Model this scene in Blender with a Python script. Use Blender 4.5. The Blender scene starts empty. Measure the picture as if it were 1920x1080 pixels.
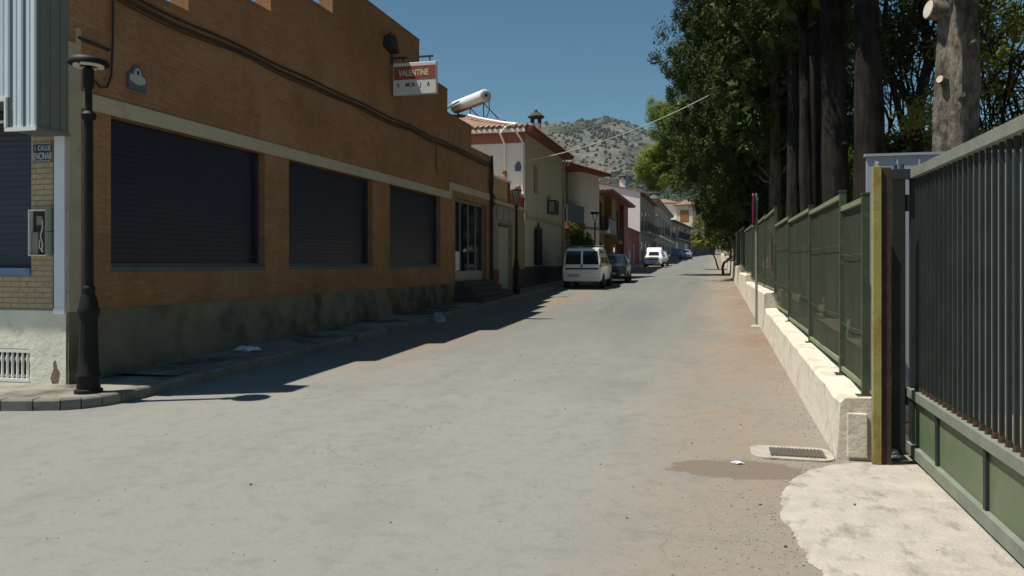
import bpy, bmesh, math, random
import numpy as np
from mathutils import Vector, Matrix, noise as mnoise

random.seed(7)
RNG = np.random.default_rng(11)
SC = bpy.context.scene
COL = SC.collection
R = math.radians

def zr(y):
    """height of the rising street above the camera's end of it"""
    if y < 4: return 0.0
    if y < 8: return 0.02 * (y - 4) ** 2 / 8
    return 0.02 * (y - 6)

def lerp(a, b, t): return a + (b - a) * t
def sstep(a, b, x):
    t = max(0.0, min(1.0, (x - a) / (b - a))); return t * t * (3 - 2 * t)

# ------------------------------------------------------------------ materials
def new_mat(name):
    m = bpy.data.materials.new(name); m.use_nodes = True
    nt = m.node_tree; b = nt.nodes['Principled BSDF']
    return m, nt, b

def N(nt, kind, **kw):
    n = nt.nodes.new(kind)
    for k, v in kw.items():
        if k in n.inputs: n.inputs[k].default_value = v
        else: setattr(n, k, v)
    return n

def col4(c): return (c[0], c[1], c[2], 1.0)

def mixc(nt, fac, a, b, blend='MIX'):
    n = nt.nodes.new('ShaderNodeMix'); n.data_type = 'RGBA'; n.blend_type = blend
    for sock, v in ((n.inputs[0], fac), (n.inputs[6], a), (n.inputs[7], b)):
        if hasattr(v, 'links'): nt.links.new(v, sock)
        elif isinstance(v, (int, float)): sock.default_value = v
        else: sock.default_value = col4(v)
    return n.outputs[2]

def ramp(nt, src, p0, p1, c0=(0, 0, 0), c1=(1, 1, 1)):
    r = nt.nodes.new('ShaderNodeValToRGB')
    r.color_ramp.elements[0].position = p0; r.color_ramp.elements[1].position = p1
    r.color_ramp.elements[0].color = col4(c0); r.color_ramp.elements[1].color = col4(c1)
    nt.links.new(src, r.inputs[0]); return r.outputs[0]

def pos(nt, world=True):
    if world: return nt.nodes.new('ShaderNodeNewGeometry').outputs['Position']
    return nt.nodes.new('ShaderNodeTexCoord').outputs['Object']

def noise_tex(nt, vec, scale, detail=4, rough=.55, sx=1, sy=1, sz=1):
    if (sx, sy, sz) != (1, 1, 1):
        mp = N(nt, 'ShaderNodeMapping'); mp.inputs['Scale'].default_value = (sx, sy, sz)
        nt.links.new(vec, mp.inputs[0]); vec = mp.outputs[0]
    n = N(nt, 'ShaderNodeTexNoise', Scale=scale, Detail=detail, Roughness=rough)
    nt.links.new(vec, n.inputs['Vector']); return n.outputs['Fac']

def bump(nt, b, h, strength, dist=.02, prev=None):
    n = N(nt, 'ShaderNodeBump', Strength=strength, Distance=dist)
    nt.links.new(h, n.inputs['Height'])
    if prev: nt.links.new(prev, n.inputs['Normal'])
    nt.links.new(n.outputs[0], b.inputs['Normal']); return n.outputs[0]

def M(name, c, rough=.8, var=.18, scale=2.5, bmp=0, bscale=30, metal=0, spec=.3, world=False,
      stain=None, sscale=1.2, sp=(.55, .7), sxyz=(1, 1, 1)):
    m, nt, b = new_mat(name)
    p = pos(nt, world)
    n1 = noise_tex(nt, p, scale, 6, .6)
    cc = mixc(nt, ramp(nt, n1, .25, .75), [x * (1 - var) for x in c], [min(1, x * (1 + var)) for x in c])
    if stain:
        n2 = noise_tex(nt, p, sscale, 8, .65, *sxyz)
        cc = mixc(nt, ramp(nt, n2, *sp), cc, stain)
    nt.links.new(cc, b.inputs['Base Color'])
    b.inputs['Roughness'].default_value = rough; b.inputs['Metallic'].default_value = metal
    b.inputs['Specular IOR Level'].default_value = spec
    if bmp: bump(nt, b, noise_tex(nt, p, bscale, 6, .6), bmp)
    return m

def brick_mat(name, c1, c2, mortar, bw=.25, bh=.068, stain=(.1, .08, .06), ux=1, uy=1):
    m, nt, b = new_mat(name)
    p = pos(nt, True)
    sep = N(nt, 'ShaderNodeSeparateXYZ'); nt.links.new(p, sep.inputs[0])
    add = N(nt, 'ShaderNodeMath', operation='ADD'); nt.links.new(sep.outputs[0], add.inputs[0]); nt.links.new(sep.outputs[1], add.inputs[1])
    cb = N(nt, 'ShaderNodeCombineXYZ'); nt.links.new(add.outputs[0], cb.inputs[0]); nt.links.new(sep.outputs[2], cb.inputs[1])
    t = N(nt, 'ShaderNodeTexBrick', Scale=1.0)
    t.inputs['Color1'].default_value = col4(c1); t.inputs['Color2'].default_value = col4(c2); t.inputs['Mortar'].default_value = col4(mortar)
    t.inputs['Mortar Size'].default_value = .008; t.inputs['Mortar Smooth'].default_value = .3; t.inputs['Bias'].default_value = -.1
    t.inputs['Brick Width'].default_value = bw; t.inputs['Row Height'].default_value = bh
    nt.links.new(cb.outputs[0], t.inputs['Vector'])
    n1 = noise_tex(nt, p, .7, 8, .65)
    cc = mixc(nt, ramp(nt, n1, .45, .85), t.outputs['Color'], stain)
    n4 = noise_tex(nt, p, 1.6, 6, .65, 1, 1, .12)
    cc = mixc(nt, ramp(nt, n4, .55, .8), cc, mixc(nt, .55, cc, stain))
    n5 = noise_tex(nt, p, .45, 6, .6)
    cc = mixc(nt, ramp(nt, n5, .52, .75), cc, mixc(nt, .3, cc, (.5, .4, .28)))
    n3 = noise_tex(nt, p, 14, 4, .6)
    cc = mixc(nt, .35, cc, mixc(nt, ramp(nt, n3, .3, .7), (.35, .35, .35), (1.0, 1.0, 1.0)), 'MULTIPLY')
    nt.links.new(cc, b.inputs['Base Color'])
    b.inputs['Roughness'].default_value = .88; b.inputs['Specular IOR Level'].default_value = .2
    inv = N(nt, 'ShaderNodeMath', operation='SUBTRACT'); inv.inputs[0].default_value = 1; nt.links.new(t.outputs['Fac'], inv.inputs[1])
    pv = bump(nt, b, inv.outputs[0], .4, .008)
    bump(nt, b, noise_tex(nt, p, 60, 3), .25, .01, pv)
    return m

def tile_mat(name, c1, c2, ang=0, period=.24):
    """clay roof tiles: rounded rows running down the slope; ang turns the rows"""
    m, nt, b = new_mat(name)
    p = pos(nt, False)
    mp = N(nt, 'ShaderNodeMapping'); mp.inputs['Rotation'].default_value = (0, 0, ang); nt.links.new(p, mp.inputs[0])
    w = N(nt, 'ShaderNodeTexWave', Scale=.314 / period * 1.0, Distortion=.6, Detail=2)
    nt.links.new(mp.outputs[0], w.inputs['Vector'])
    n1 = noise_tex(nt, p, 5, 5, .7)
    n2 = noise_tex(nt, p, 1.1, 6, .65)
    cc = mixc(nt, ramp(nt, n1, .3, .7), c1, c2)
    cc = mixc(nt, ramp(nt, n2, .5, .75), cc, (.2, .15, .12))
    cc = mixc(nt, .6, cc, mixc(nt, w.outputs['Fac'], (.35, .33, .3), (1, 1, 1)), 'MULTIPLY')
    nt.links.new(cc, b.inputs['Base Color']); b.inputs['Roughness'].default_value = .9
    bump(nt, b, w.outputs['Fac'], .9, .06)
    return m

def leaf_mat(name, dark, light, trans=.25):
    m, nt, b = new_mat(name)
    g = nt.nodes.new('ShaderNodeNewGeometry')
    n1 = noise_tex(nt, g.outputs['Position'], 1.3, 3)
    mixf = N(nt, 'ShaderNodeMath', operation='MULTIPLY_ADD'); nt.links.new(g.outputs['Random Per Island'], mixf.inputs[0]); mixf.inputs[1].default_value = .5
    nt.links.new(n1, mixf.inputs[2])
    cc = mixc(nt, ramp(nt, mixf.outputs[0], .3, 1.0), dark, light)
    nt.links.new(cc, b.inputs['Base Color']); b.inputs['Roughness'].default_value = .75; b.inputs['Specular IOR Level'].default_value = .1
    tr = N(nt, 'ShaderNodeBsdfTranslucent'); nt.links.new(cc, tr.inputs[0])
    mx = N(nt, 'ShaderNodeMixShader'); mx.inputs[0].default_value = trans
    nt.links.new(b.outputs[0], mx.inputs[1]); nt.links.new(tr.outputs[0], mx.inputs[2])
    nt.links.new(mx.outputs[0], nt.nodes['Material Output'].inputs[0])
    return m

def bark_mat(name, c, cd, vs=.12):
    m, nt, b = new_mat(name)
    p = pos(nt, True)
    n1 = noise_tex(nt, p, 14, 8, .7, 1, 1, vs)
    n2 = noise_tex(nt, p, 2.2, 6, .65, 1, 1, .6)
    cc = mixc(nt, ramp(nt, n1, .35, .65), cd, c)
    cc = mixc(nt, ramp(nt, n2, .48, .7), cc, [x * .45 for x in cd])
    nt.links.new(cc, b.inputs['Base Color']); b.inputs['Roughness'].default_value = .95; b.inputs['Specular IOR Level'].default_value = .1
    bump(nt, b, n1, 1.0, .05)
    return m

def road_mat():
    m, nt, b = new_mat('worn asphalt')
    p = pos(nt, True)
    sep = N(nt, 'ShaderNodeSeparateXYZ'); nt.links.new(p, sep.inputs[0])
    fine = noise_tex(nt, p, 110, 3, .75)
    grain = noise_tex(nt, p, 26, 4, .7)
    mid = noise_tex(nt, p, 5, 6, .7)
    big = noise_tex(nt, p, .5, 7, .62, 1, .4, 1)
    streak = noise_tex(nt, p, 1.1, 6, .6, 1, .12, 1)
    cc = mixc(nt, ramp(nt, big, .32, .68), (.150, .157, .143), (.188, .192, .174))
    cc = mixc(nt, ramp(nt, streak, .5, .72), cc, (.205, .20, .178))
    # pale dust trodden over the junction in front
    dn = noise_tex(nt, p, .8, 8, .64, 1, .55, 1)
    def mapr(src, a, b_):
        n = N(nt, 'ShaderNodeMapRange'); n.inputs['From Min'].default_value = a; n.inputs['From Max'].default_value = b_
        n.interpolation_type = 'SMOOTHSTEP'; nt.links.new(src, n.inputs[0]); return n.outputs[0]
    def math_(op, a, b_):
        n = N(nt, 'ShaderNodeMath', operation=op)
        for k, v in enumerate((a, b_)):
            if hasattr(v, 'links'): nt.links.new(v, n.inputs[k])
            else: n.inputs[k].default_value = v
        n.use_clamp = op != 'ADD'
        return n.outputs[0]
    near = math_('MULTIPLY', mapr(sep.outputs[1], 21, 6), math_('ADD', ramp(nt, dn, .22, .6), .25))
    cc = mixc(nt, near, cc, (.25, .243, .217))
    # earth drifted along the right edge and the left verge
    ad = math_('MULTIPLY', mapr(sep.outputs[0], -1.25, .35), math_('ADD', ramp(nt, dn, .3, .62), .25))
    cc = mixc(nt, ad, cc, (.262, .22, .172))
    red = math_('MULTIPLY', math_('MULTIPLY', mapr(sep.outputs[0], .0, .9), mapr(sep.outputs[1], 9, 16)), ramp(nt, noise_tex(nt, p, .5, 6, .6), .4, .6))
    cc = mixc(nt, red, cc, (.235, .165, .115))
    ad2 = math_('MULTIPLY', mapr(sep.outputs[0], -3.9, -5.3), math_('MULTIPLY', ramp(nt, dn, .36, .58), mapr(sep.outputs[1], 9, 14)))
    cc = mixc(nt, ad2, cc, (.25, .19, .135))
    cc = mixc(nt, ramp(nt, mid, .5, .75), cc, mixc(nt, .4, cc, (.13, .125, .11)))
    cc = mixc(nt, .55, cc, mixc(nt, ramp(nt, grain, .32, .68), (.89, .89, .89), (1.09, 1.09, 1.09)), 'MULTIPLY')
    cc = mixc(nt, .5, cc, mixc(nt, ramp(nt, fine, .3, .7), (.7, .7, .7), (1.2, 1.2, 1.2)), 'MULTIPLY')
    # brown damp stain by the drain, ragged outline
    sb = N(nt, 'ShaderNodeVectorMath', operation='SUBTRACT'); nt.links.new(p, sb.inputs[0]); sb.inputs[1].default_value = (.16, 6.6, .05)
    dv = N(nt, 'ShaderNodeVectorMath', operation='MULTIPLY'); nt.links.new(sb.outputs[0], dv.inputs[0]); dv.inputs[1].default_value = (1.75, 3.2, 0)
    ln = N(nt, 'ShaderNodeVectorMath', operation='LENGTH'); nt.links.new(dv.outputs[0], ln.inputs[0])
    dd = math_('ADD', ln.outputs['Value'], math_('MULTIPLY', noise_tex(nt, p, 3.6, 8, .68), 1.0))
    cc = mixc(nt, math_('MULTIPLY', ramp(nt, dd, .5, .56, (1, 1, 1), (0, 0, 0)), .0), cc, (.2, .15, .1))
    n_ = N(nt, 'ShaderNodeMapRange'); n_.inputs['From Min'].default_value = 1.46; n_.inputs['From Max'].default_value = 1.38; nt.links.new(dd, n_.inputs[0])
    cc = mixc(nt, math_('MULTIPLY', n_.outputs[0], .85), cc, (.172, .138, .104))
    # hairline cracks and small oil or water stains
    v = N(nt, 'ShaderNodeTexVoronoi', Scale=.55, feature='DISTANCE_TO_EDGE')
    wob = N(nt, 'ShaderNodeVectorMath', operation='ADD'); nz = N(nt, 'ShaderNodeTexNoise', Scale=1.3, Detail=5)
    nt.links.new(p, nz.inputs['Vector']); nt.links.new(p, wob.inputs[0]); nt.links.new(nz.outputs['Color'], wob.inputs[1]); nt.links.new(wob.outputs[0], v.inputs['Vector'])
    ck = ramp(nt, v.outputs['Distance'], .0, .008, (1, 1, 1), (0, 0, 0))
    ckm = N(nt, 'ShaderNodeMath', operation='MULTIPLY'); nt.links.new(ck, ckm.inputs[0]); nt.links.new(ramp(nt, noise_tex(nt, p, .35, 3), .48, .56), ckm.inputs[1])
    ckh = N(nt, 'ShaderNodeMath', operation='MULTIPLY'); nt.links.new(ckm.outputs[0], ckh.inputs[0]); ckh.inputs[1].default_value = .32
    cc = mixc(nt, ckh.outputs[0], cc, (.11, .1, .09))
    nt.links.new(cc, b.inputs['Base Color']); b.inputs['Roughness'].default_value = .92; b.inputs['Specular IOR Level'].default_value = .15
    pv = bump(nt, b, fine, .5, .008)
    bump(nt, b, mid, .3, .02, pv)
    return m

def mountain_mat():
    m, nt, b = new_mat('scrubby mountainside')
    p = pos(nt, True)
    n1 = noise_tex(nt, p, .006, 8, .62)
    n2 = noise_tex(nt, p, .035, 6, .7)
    n3 = noise_tex(nt, p, .0022, 4, .6)
    sep = N(nt, 'ShaderNodeSeparateXYZ'); nt.links.new(p, sep.inputs[0])
    rock = mixc(nt, ramp(nt, n2, .35, .65), (.115, .106, .09), (.2, .18, .15))
    scrub = mixc(nt, ramp(nt, n2, .35, .65), (.034, .05, .03), (.07, .085, .05))
    hm = N(nt, 'ShaderNodeMapRange'); hm.inputs['From Min'].default_value = 40; hm.inputs['From Max'].default_value = 330
    nt.links.new(sep.outputs[2], hm.inputs[0])
    a = N(nt, 'ShaderNodeMath', operation='MULTIPLY_ADD'); nt.links.new(hm.outputs[0], a.inputs[0]); a.inputs[1].default_value = .30; nt.links.new(n1, a.inputs[2])
    cc = mixc(nt, ramp(nt, a.outputs[0], .56, .72), scrub, rock)
    cc = mixc(nt, ramp(nt, n3, .5, .62), cc, scrub)
    v = N(nt, 'ShaderNodeTexVoronoi', Scale=.05); nt.links.new(p, v.inputs['Vector'])
    dots = N(nt, 'ShaderNodeMath', operation='MULTIPLY'); nt.links.new(ramp(nt, v.outputs['Distance'], .26, .4, (1, 1, 1), (0, 0, 0)), dots.inputs[0])
    nt.links.new(ramp(nt, noise_tex(nt, p, .012, 4), .42, .55), dots.inputs[1])
    cc = mixc(nt, dots.outputs[0], cc, (.03, .038, .028))
    nt.links.new(cc, b.inputs['Base Color']); b.inputs['Roughness'].default_value = 1; b.inputs['Specular IOR Level'].default_value = 0
    bump(nt, b, n2, 1.0, 12)
    return m

def net_mat():
    m, nt, b = new_mat('green shade netting')
    p = pos(nt, True)
    n1 = noise_tex(nt, p, 3, 5, .6, 1, 1, .3)
    cc = mixc(nt, ramp(nt, n1, .3, .7), (.032, .040, .025), (.058, .068, .042))
    nt.links.new(cc, b.inputs['Base Color']); b.inputs['Roughness'].default_value = .7; b.inputs['Specular IOR Level'].default_value = .2
    tr = N(nt, 'ShaderNodeBsdfTransparent')
    mx = N(nt, 'ShaderNodeMixShader'); mx.inputs[0].default_value = .2
    nt.links.new(b.outputs[0], mx.inputs[1]); nt.links.new(tr.outputs[0], mx.inputs[2])
    nt.links.new(mx.outputs[0], nt.nodes['Material Output'].inputs[0])
    return m

def glass_mat(name, c=(.012, .016, .02), rough=.05):
    m, nt, b = new_mat(name)
    b.inputs['Base Color'].default_value = col4(c); b.inputs['Roughness'].default_value = rough
    b.inputs['Specular IOR Level'].default_value = .35
    return m

def paint_mat(name, c, rough=.3, coat=.5):
    m = M(name, c, rough, .06, 3, spec=.5)
    b = m.node_tree.nodes['Principled BSDF']; b.inputs['Coat Weight'].default_value = coat; b.inputs['Coat Roughness'].default_value = .08
    return m

MT = {
 'road': road_mat(),
 'earth': M('dry garden earth', (.16, .12, .08), .95, .35, .8, .8, 12, world=True),
 'pave': M('worn pavement concrete', (.27, .255, .21), .9, .2, 2, .4, 60, world=True, stain=(.08, .072, .06), sscale=1.1, sp=(.45, .62)),
 'kerb': M('kerb stone', (.20, .19, .16), .9, .22, 4, .4, 70, world=True, stain=(.06, .056, .046), sscale=1.6),
 'apron': M('pale cement', (.415, .375, .318), .92, .16, 5, .7, 38, world=True, stain=(.25, .225, .185), sscale=4.5, sp=(.52, .68), sxyz=(1.6, .8, 1)),
 'damp': M('damp brown asphalt', (.19, .155, .12), .85, .2, 6, .4, 60, world=True),
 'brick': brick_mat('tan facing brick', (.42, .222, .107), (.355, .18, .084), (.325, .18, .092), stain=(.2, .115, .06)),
 'brick_front': brick_mat('facing brick in sunlit tone', (.60, .47, .30), (.52, .40, .245), (.31, .235, .155), stain=(.36, .27, .17)),  # the street wall's brick again, its sunlit tone put into the colour
 'plinth': M('flaking render in shade tone', (.195, .172, .122), .95, .25, 1.4, .8, 14, world=True, stain=(.055, .05, .042), sscale=1.1, sp=(.45, .68)),  # darker copy of the front render, shade put into the colour
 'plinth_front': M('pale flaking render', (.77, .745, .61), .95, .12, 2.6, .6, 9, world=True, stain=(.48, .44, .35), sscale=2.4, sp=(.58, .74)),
 'cream': M('cream painted lintel', (.47, .41, .29), .85, .12, 2, .2, 30, world=True, stain=(.3, .25, .17), sscale=1.8, sp=(.56, .8)),
 'cream_dim': M('stained cream strip', (.40, .355, .25), .85, .15, 3, .2, 40, world=True, stain=(.22, .17, .11), sscale=5, sp=(.64, .72)),
 'white_duct': M('white plastic duct', (.74, .77, .82), .5, .04, 3, world=True),
 'shutter': M('navy roller shutter', (.011, .0125, .03), .42, .25, 1.2, spec=.4, world=True, stain=(.02, .0175, .018), sscale=1.1, sp=(.55, .75), sxyz=(1, .5, 1.6)),  # brown noise carries dust and a reflection put into the colour
 'shutter_front': M('navy roller shutter front', (.04, .042, .066), .45, .2, 1.2, spec=.4, world=True),
 'sill': M('grey stone sill', (.115, .125, .12), .7, .2, 5, world=True),
 'blue_sill': M('blue painted sill', (.16, .26, .40), .6, .25, 4, world=True, stain=(.07, .1, .17), sscale=5),
 'corr': M('pale corrugated metal', (.66, .73, .755), .45, .08, .8, spec=.4, world=True),
 'corr_shaded': M('sheet metal in shade tone', (.17, .185, .165), .55, .1, .8, world=True),  # darker copy of the front metal, side shade painted into it
 'trim_white': M('white metal trim', (.78, .77, .72), .5, .06, 3, world=True),
 'black_iron': M('black cast iron', (.011, .011, .0105), .6, .3, 9, .15, 60, metal=0, spec=.22),
 'lamp_lens': M('frosted lamp lens', (.75, .73, .62), .3, .03, 3),
 'dark_gray': M('dark grey metal', (.04, .042, .045), .55, .2, 4),
 'cable': M('black cable', (.045, .034, .025), .7, .2, 6),
 'cable_lit': M('pale overhead cable', (.36, .40, .25), .6, .1, 4),
 'alu': M('grey aluminium', (.24, .25, .24), .4, .1, 4, metal=.3),
 'glass': glass_mat('dark window glass'),
 'green_gate': M('green gate paint', (.115, .155, .085), .5, .16, 2.4, .12, 30, world=True, stain=(.19, .19, .14), sscale=2.5, sp=(.5, .75)),
 'gate_bar': M('dark gate paint', (.024, .03, .026), .55, .3, 4, world=True),
 'gate_rail': M('dusty gate rail paint', (.19, .205, .165), .65, .2, 6, .15, 50, world=True),
 'fence_green': M('faded green fence paint', (.055, .072, .04), .6, .25, 4, world=True, stain=(.12, .12, .07), sscale=7, sp=(.58, .7)),
 'fence_rail': M('dusty green fence rail', (.19, .21, .125), .7, .2, 6, world=True),
 'net': net_mat(),
 'yellow_post': M('yellow peeling post paint', (.30, .27, .085), .6, .2, 5, .2, 40, world=True, stain=(.19, .075, .028), sscale=2.6, sp=(.50, .64), sxyz=(1, 1, .5)),
 'rust': M('rusty steel', (.055, .032, .02), .85, .4, 8, .4, 40, world=True),
 'wall_white': M('old whitewashed wall', (.60, .545, .445), .95, .12, 2.2, .6, 11, world=True, stain=(.38, .31, .22), sscale=2.6, sp=(.52, .72)),
 'shed': M('blue grey sheet panel', (.33, .355, .40), .6, .08, 1.5, world=True),
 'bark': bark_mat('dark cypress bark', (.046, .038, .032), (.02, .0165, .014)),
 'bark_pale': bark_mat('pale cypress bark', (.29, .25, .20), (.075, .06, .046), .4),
 'bark_mid': bark_mat('cypress bark in sunlit tone', (.24, .18, .12), (.10, .07, .045)),  # paler copy of the cypress bark with sunlight put into its colour
 'cut_wood': M('pale sawn wood', (.55, .48, .38), .8, .12, 8, world=True),
 'leaf_cypress': leaf_mat('cypress sprays', (.015, .025, .008), (.08, .11, .03), .1),
 'leaf_pine': leaf_mat('pine needles', (.11, .165, .03), (.27, .34, .07), .35),
 'leaf_broad': leaf_mat('broad bright leaves', (.045, .075, .014), (.14, .17, .03), .35),
 'leaf_yellow': leaf_mat('yellow green leaves', (.10, .13, .025), (.24, .235, .055), .4),
 'leaf_grove': leaf_mat('olive toned leaves', (.045, .07, .022), (.14, .17, .05), .4),
 'mountain': mountain_mat(),
 'tile': tile_mat('clay roof tiles', (.28, .155, .11), (.38, .25, .185)),
 'tile_x': tile_mat('clay roof tiles crosswise', (.28, .155, .11), (.38, .25, .185), R(90)),
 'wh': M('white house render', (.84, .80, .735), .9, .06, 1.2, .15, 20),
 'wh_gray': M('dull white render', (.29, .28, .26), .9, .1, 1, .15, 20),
 'beige': M('greenish beige render', (.52, .475, .345), .9, .1, 1, .15, 20),
 'brown_gray': M('weathered brown grey render', (.17, .15, .12), .9, .15, 1, .15, 20),
 'base_gray': M('dark grey dado', (.07, .068, .062), .9, .2, 2, .2, 20),
 'ochre': M('ochre render', (.29, .18, .055), .9, .12, 1, .15, 20),
 'ochre_wall': M('pale ochre render', (.46, .33, .16), .9, .1, 1.5, .15, 20),
 'tan_garage': M('tan stone facing', (.30, .23, .155), .9, .12, 2, .2, 20),
 'garage_door': M('pale green grey garage door', (.36, .37, .29), .6, .06, 2),
 'redbrown': M('red brown paint', (.22, .055, .032), .8, .18, 2),
 'darkred': M('dark red render', (.17, .034, .03), .9, .14, 1, .15, 20),
 'soffit': M('brown red soffit', (.21, .075, .05), .85, .12, 2),
 'pinkred': M('brick pink fascia', (.36, .16, .12), .85, .1, 2),
 'blue_panel': M('blue grey balcony panel', (.10, .13, .17), .5, .1, 3),
 'blue_base': M('dark blue dado', (.02, .035, .12), .7, .15, 2),
 'brown_ground': M('brown ground floor render', (.17, .105, .085), .9, .12, 1),
 'cream_far': M('cream far render', (.56, .49, .37), .9, .08, 1),
 'brown_door': M('brown wooden garage door', (.24, .115, .04), .7, .15, 2),
 'car_white': paint_mat('white van paint', (.78, .78, .76)),
 'car_dark': paint_mat('dark blue car paint', (.01, .012, .02), .35, .3),
 'car_silver': paint_mat('silver car paint', (.36, .37, .38), .35),
 'car_blue': paint_mat('pale blue car paint', (.22, .27, .36), .35),
 'tyre': M('tyre rubber', (.016, .016, .016), .85, .2, 8),
 'rim': M('grey wheel rim', (.3, .3, .3), .4, .1, 6, metal=.5),
 'black_plastic': M('black plastic', (.018, .018, .018), .6, .1, 6),
 'head_lens': M('headlight lens', (.75, .77, .8), .08, .03, 4, spec=.8),
 'red_lens': M('red lamp lens', (.32, .015, .01), .2, .1, 5, spec=.6),
 'plate': M('blurred number plate', (.42, .41, .38), .5, .2, 8),
 'sign_red': M('faded red sign band', (.30, .085, .05), .5, .1, 4),
 'sign_white': M('white sign face', (.72, .71, .68), .45, .05, 4),
 'sign_letter': M('dark sign lettering', (.02, .02, .022), .6, .1, 5),
 'sign_cream': M('cream sign lettering', (.76, .66, .52), .6, .05, 5),
 'plaque_blue': M('dark blue enamel', (.015, .02, .05), .3, .1, 5, spec=.5),
 'plaque_white': M('white enamel lettering', (.62, .64, .66), .5, .04, 5),
 'crest_blue': M('grey blue glazed tile', (.10, .12, .16), .35, .2, 20),
 'crest_white': M('off white glazed tile', (.42, .43, .40), .35, .15, 20),
 'pole_gray': M('galvanised pole', (.27, .27, .25), .5, .12, 8, metal=.3),
 'maroon': M('maroon sign plate', (.16, .016, .035), .5, .12, 6),
 'plastic_white': M('white plastic litter', (.62, .65, .70), .5, .05, 8),
 'plastic_gray': M('grey plastic bag film', (.26, .30, .33), .45, .1, 8),
 'grate': M('cast drain grate', (.10, .085, .07), .8, .2, 12, .3, 40, world=True),
 'pebble': M('dark pebble', (.08, .075, .065), .9, .3, 20),
 'meter': M('olive grey meter box', (.27, .25, .19), .7, .1, 4, world=True),
 'meter_dark': M('dark meter recess', (.05, .047, .04), .8, .2, 6, world=True),
 'solar_white': M('white water tank', (.72, .71, .69), .35, .06, 3, spec=.5),
 'tank_under': M('tan tank underside', (.36, .23, .14), .6, .1, 3),
 'urn': M('terracotta urn', (.42, .17, .12), .85, .15, 5),
}

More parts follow.
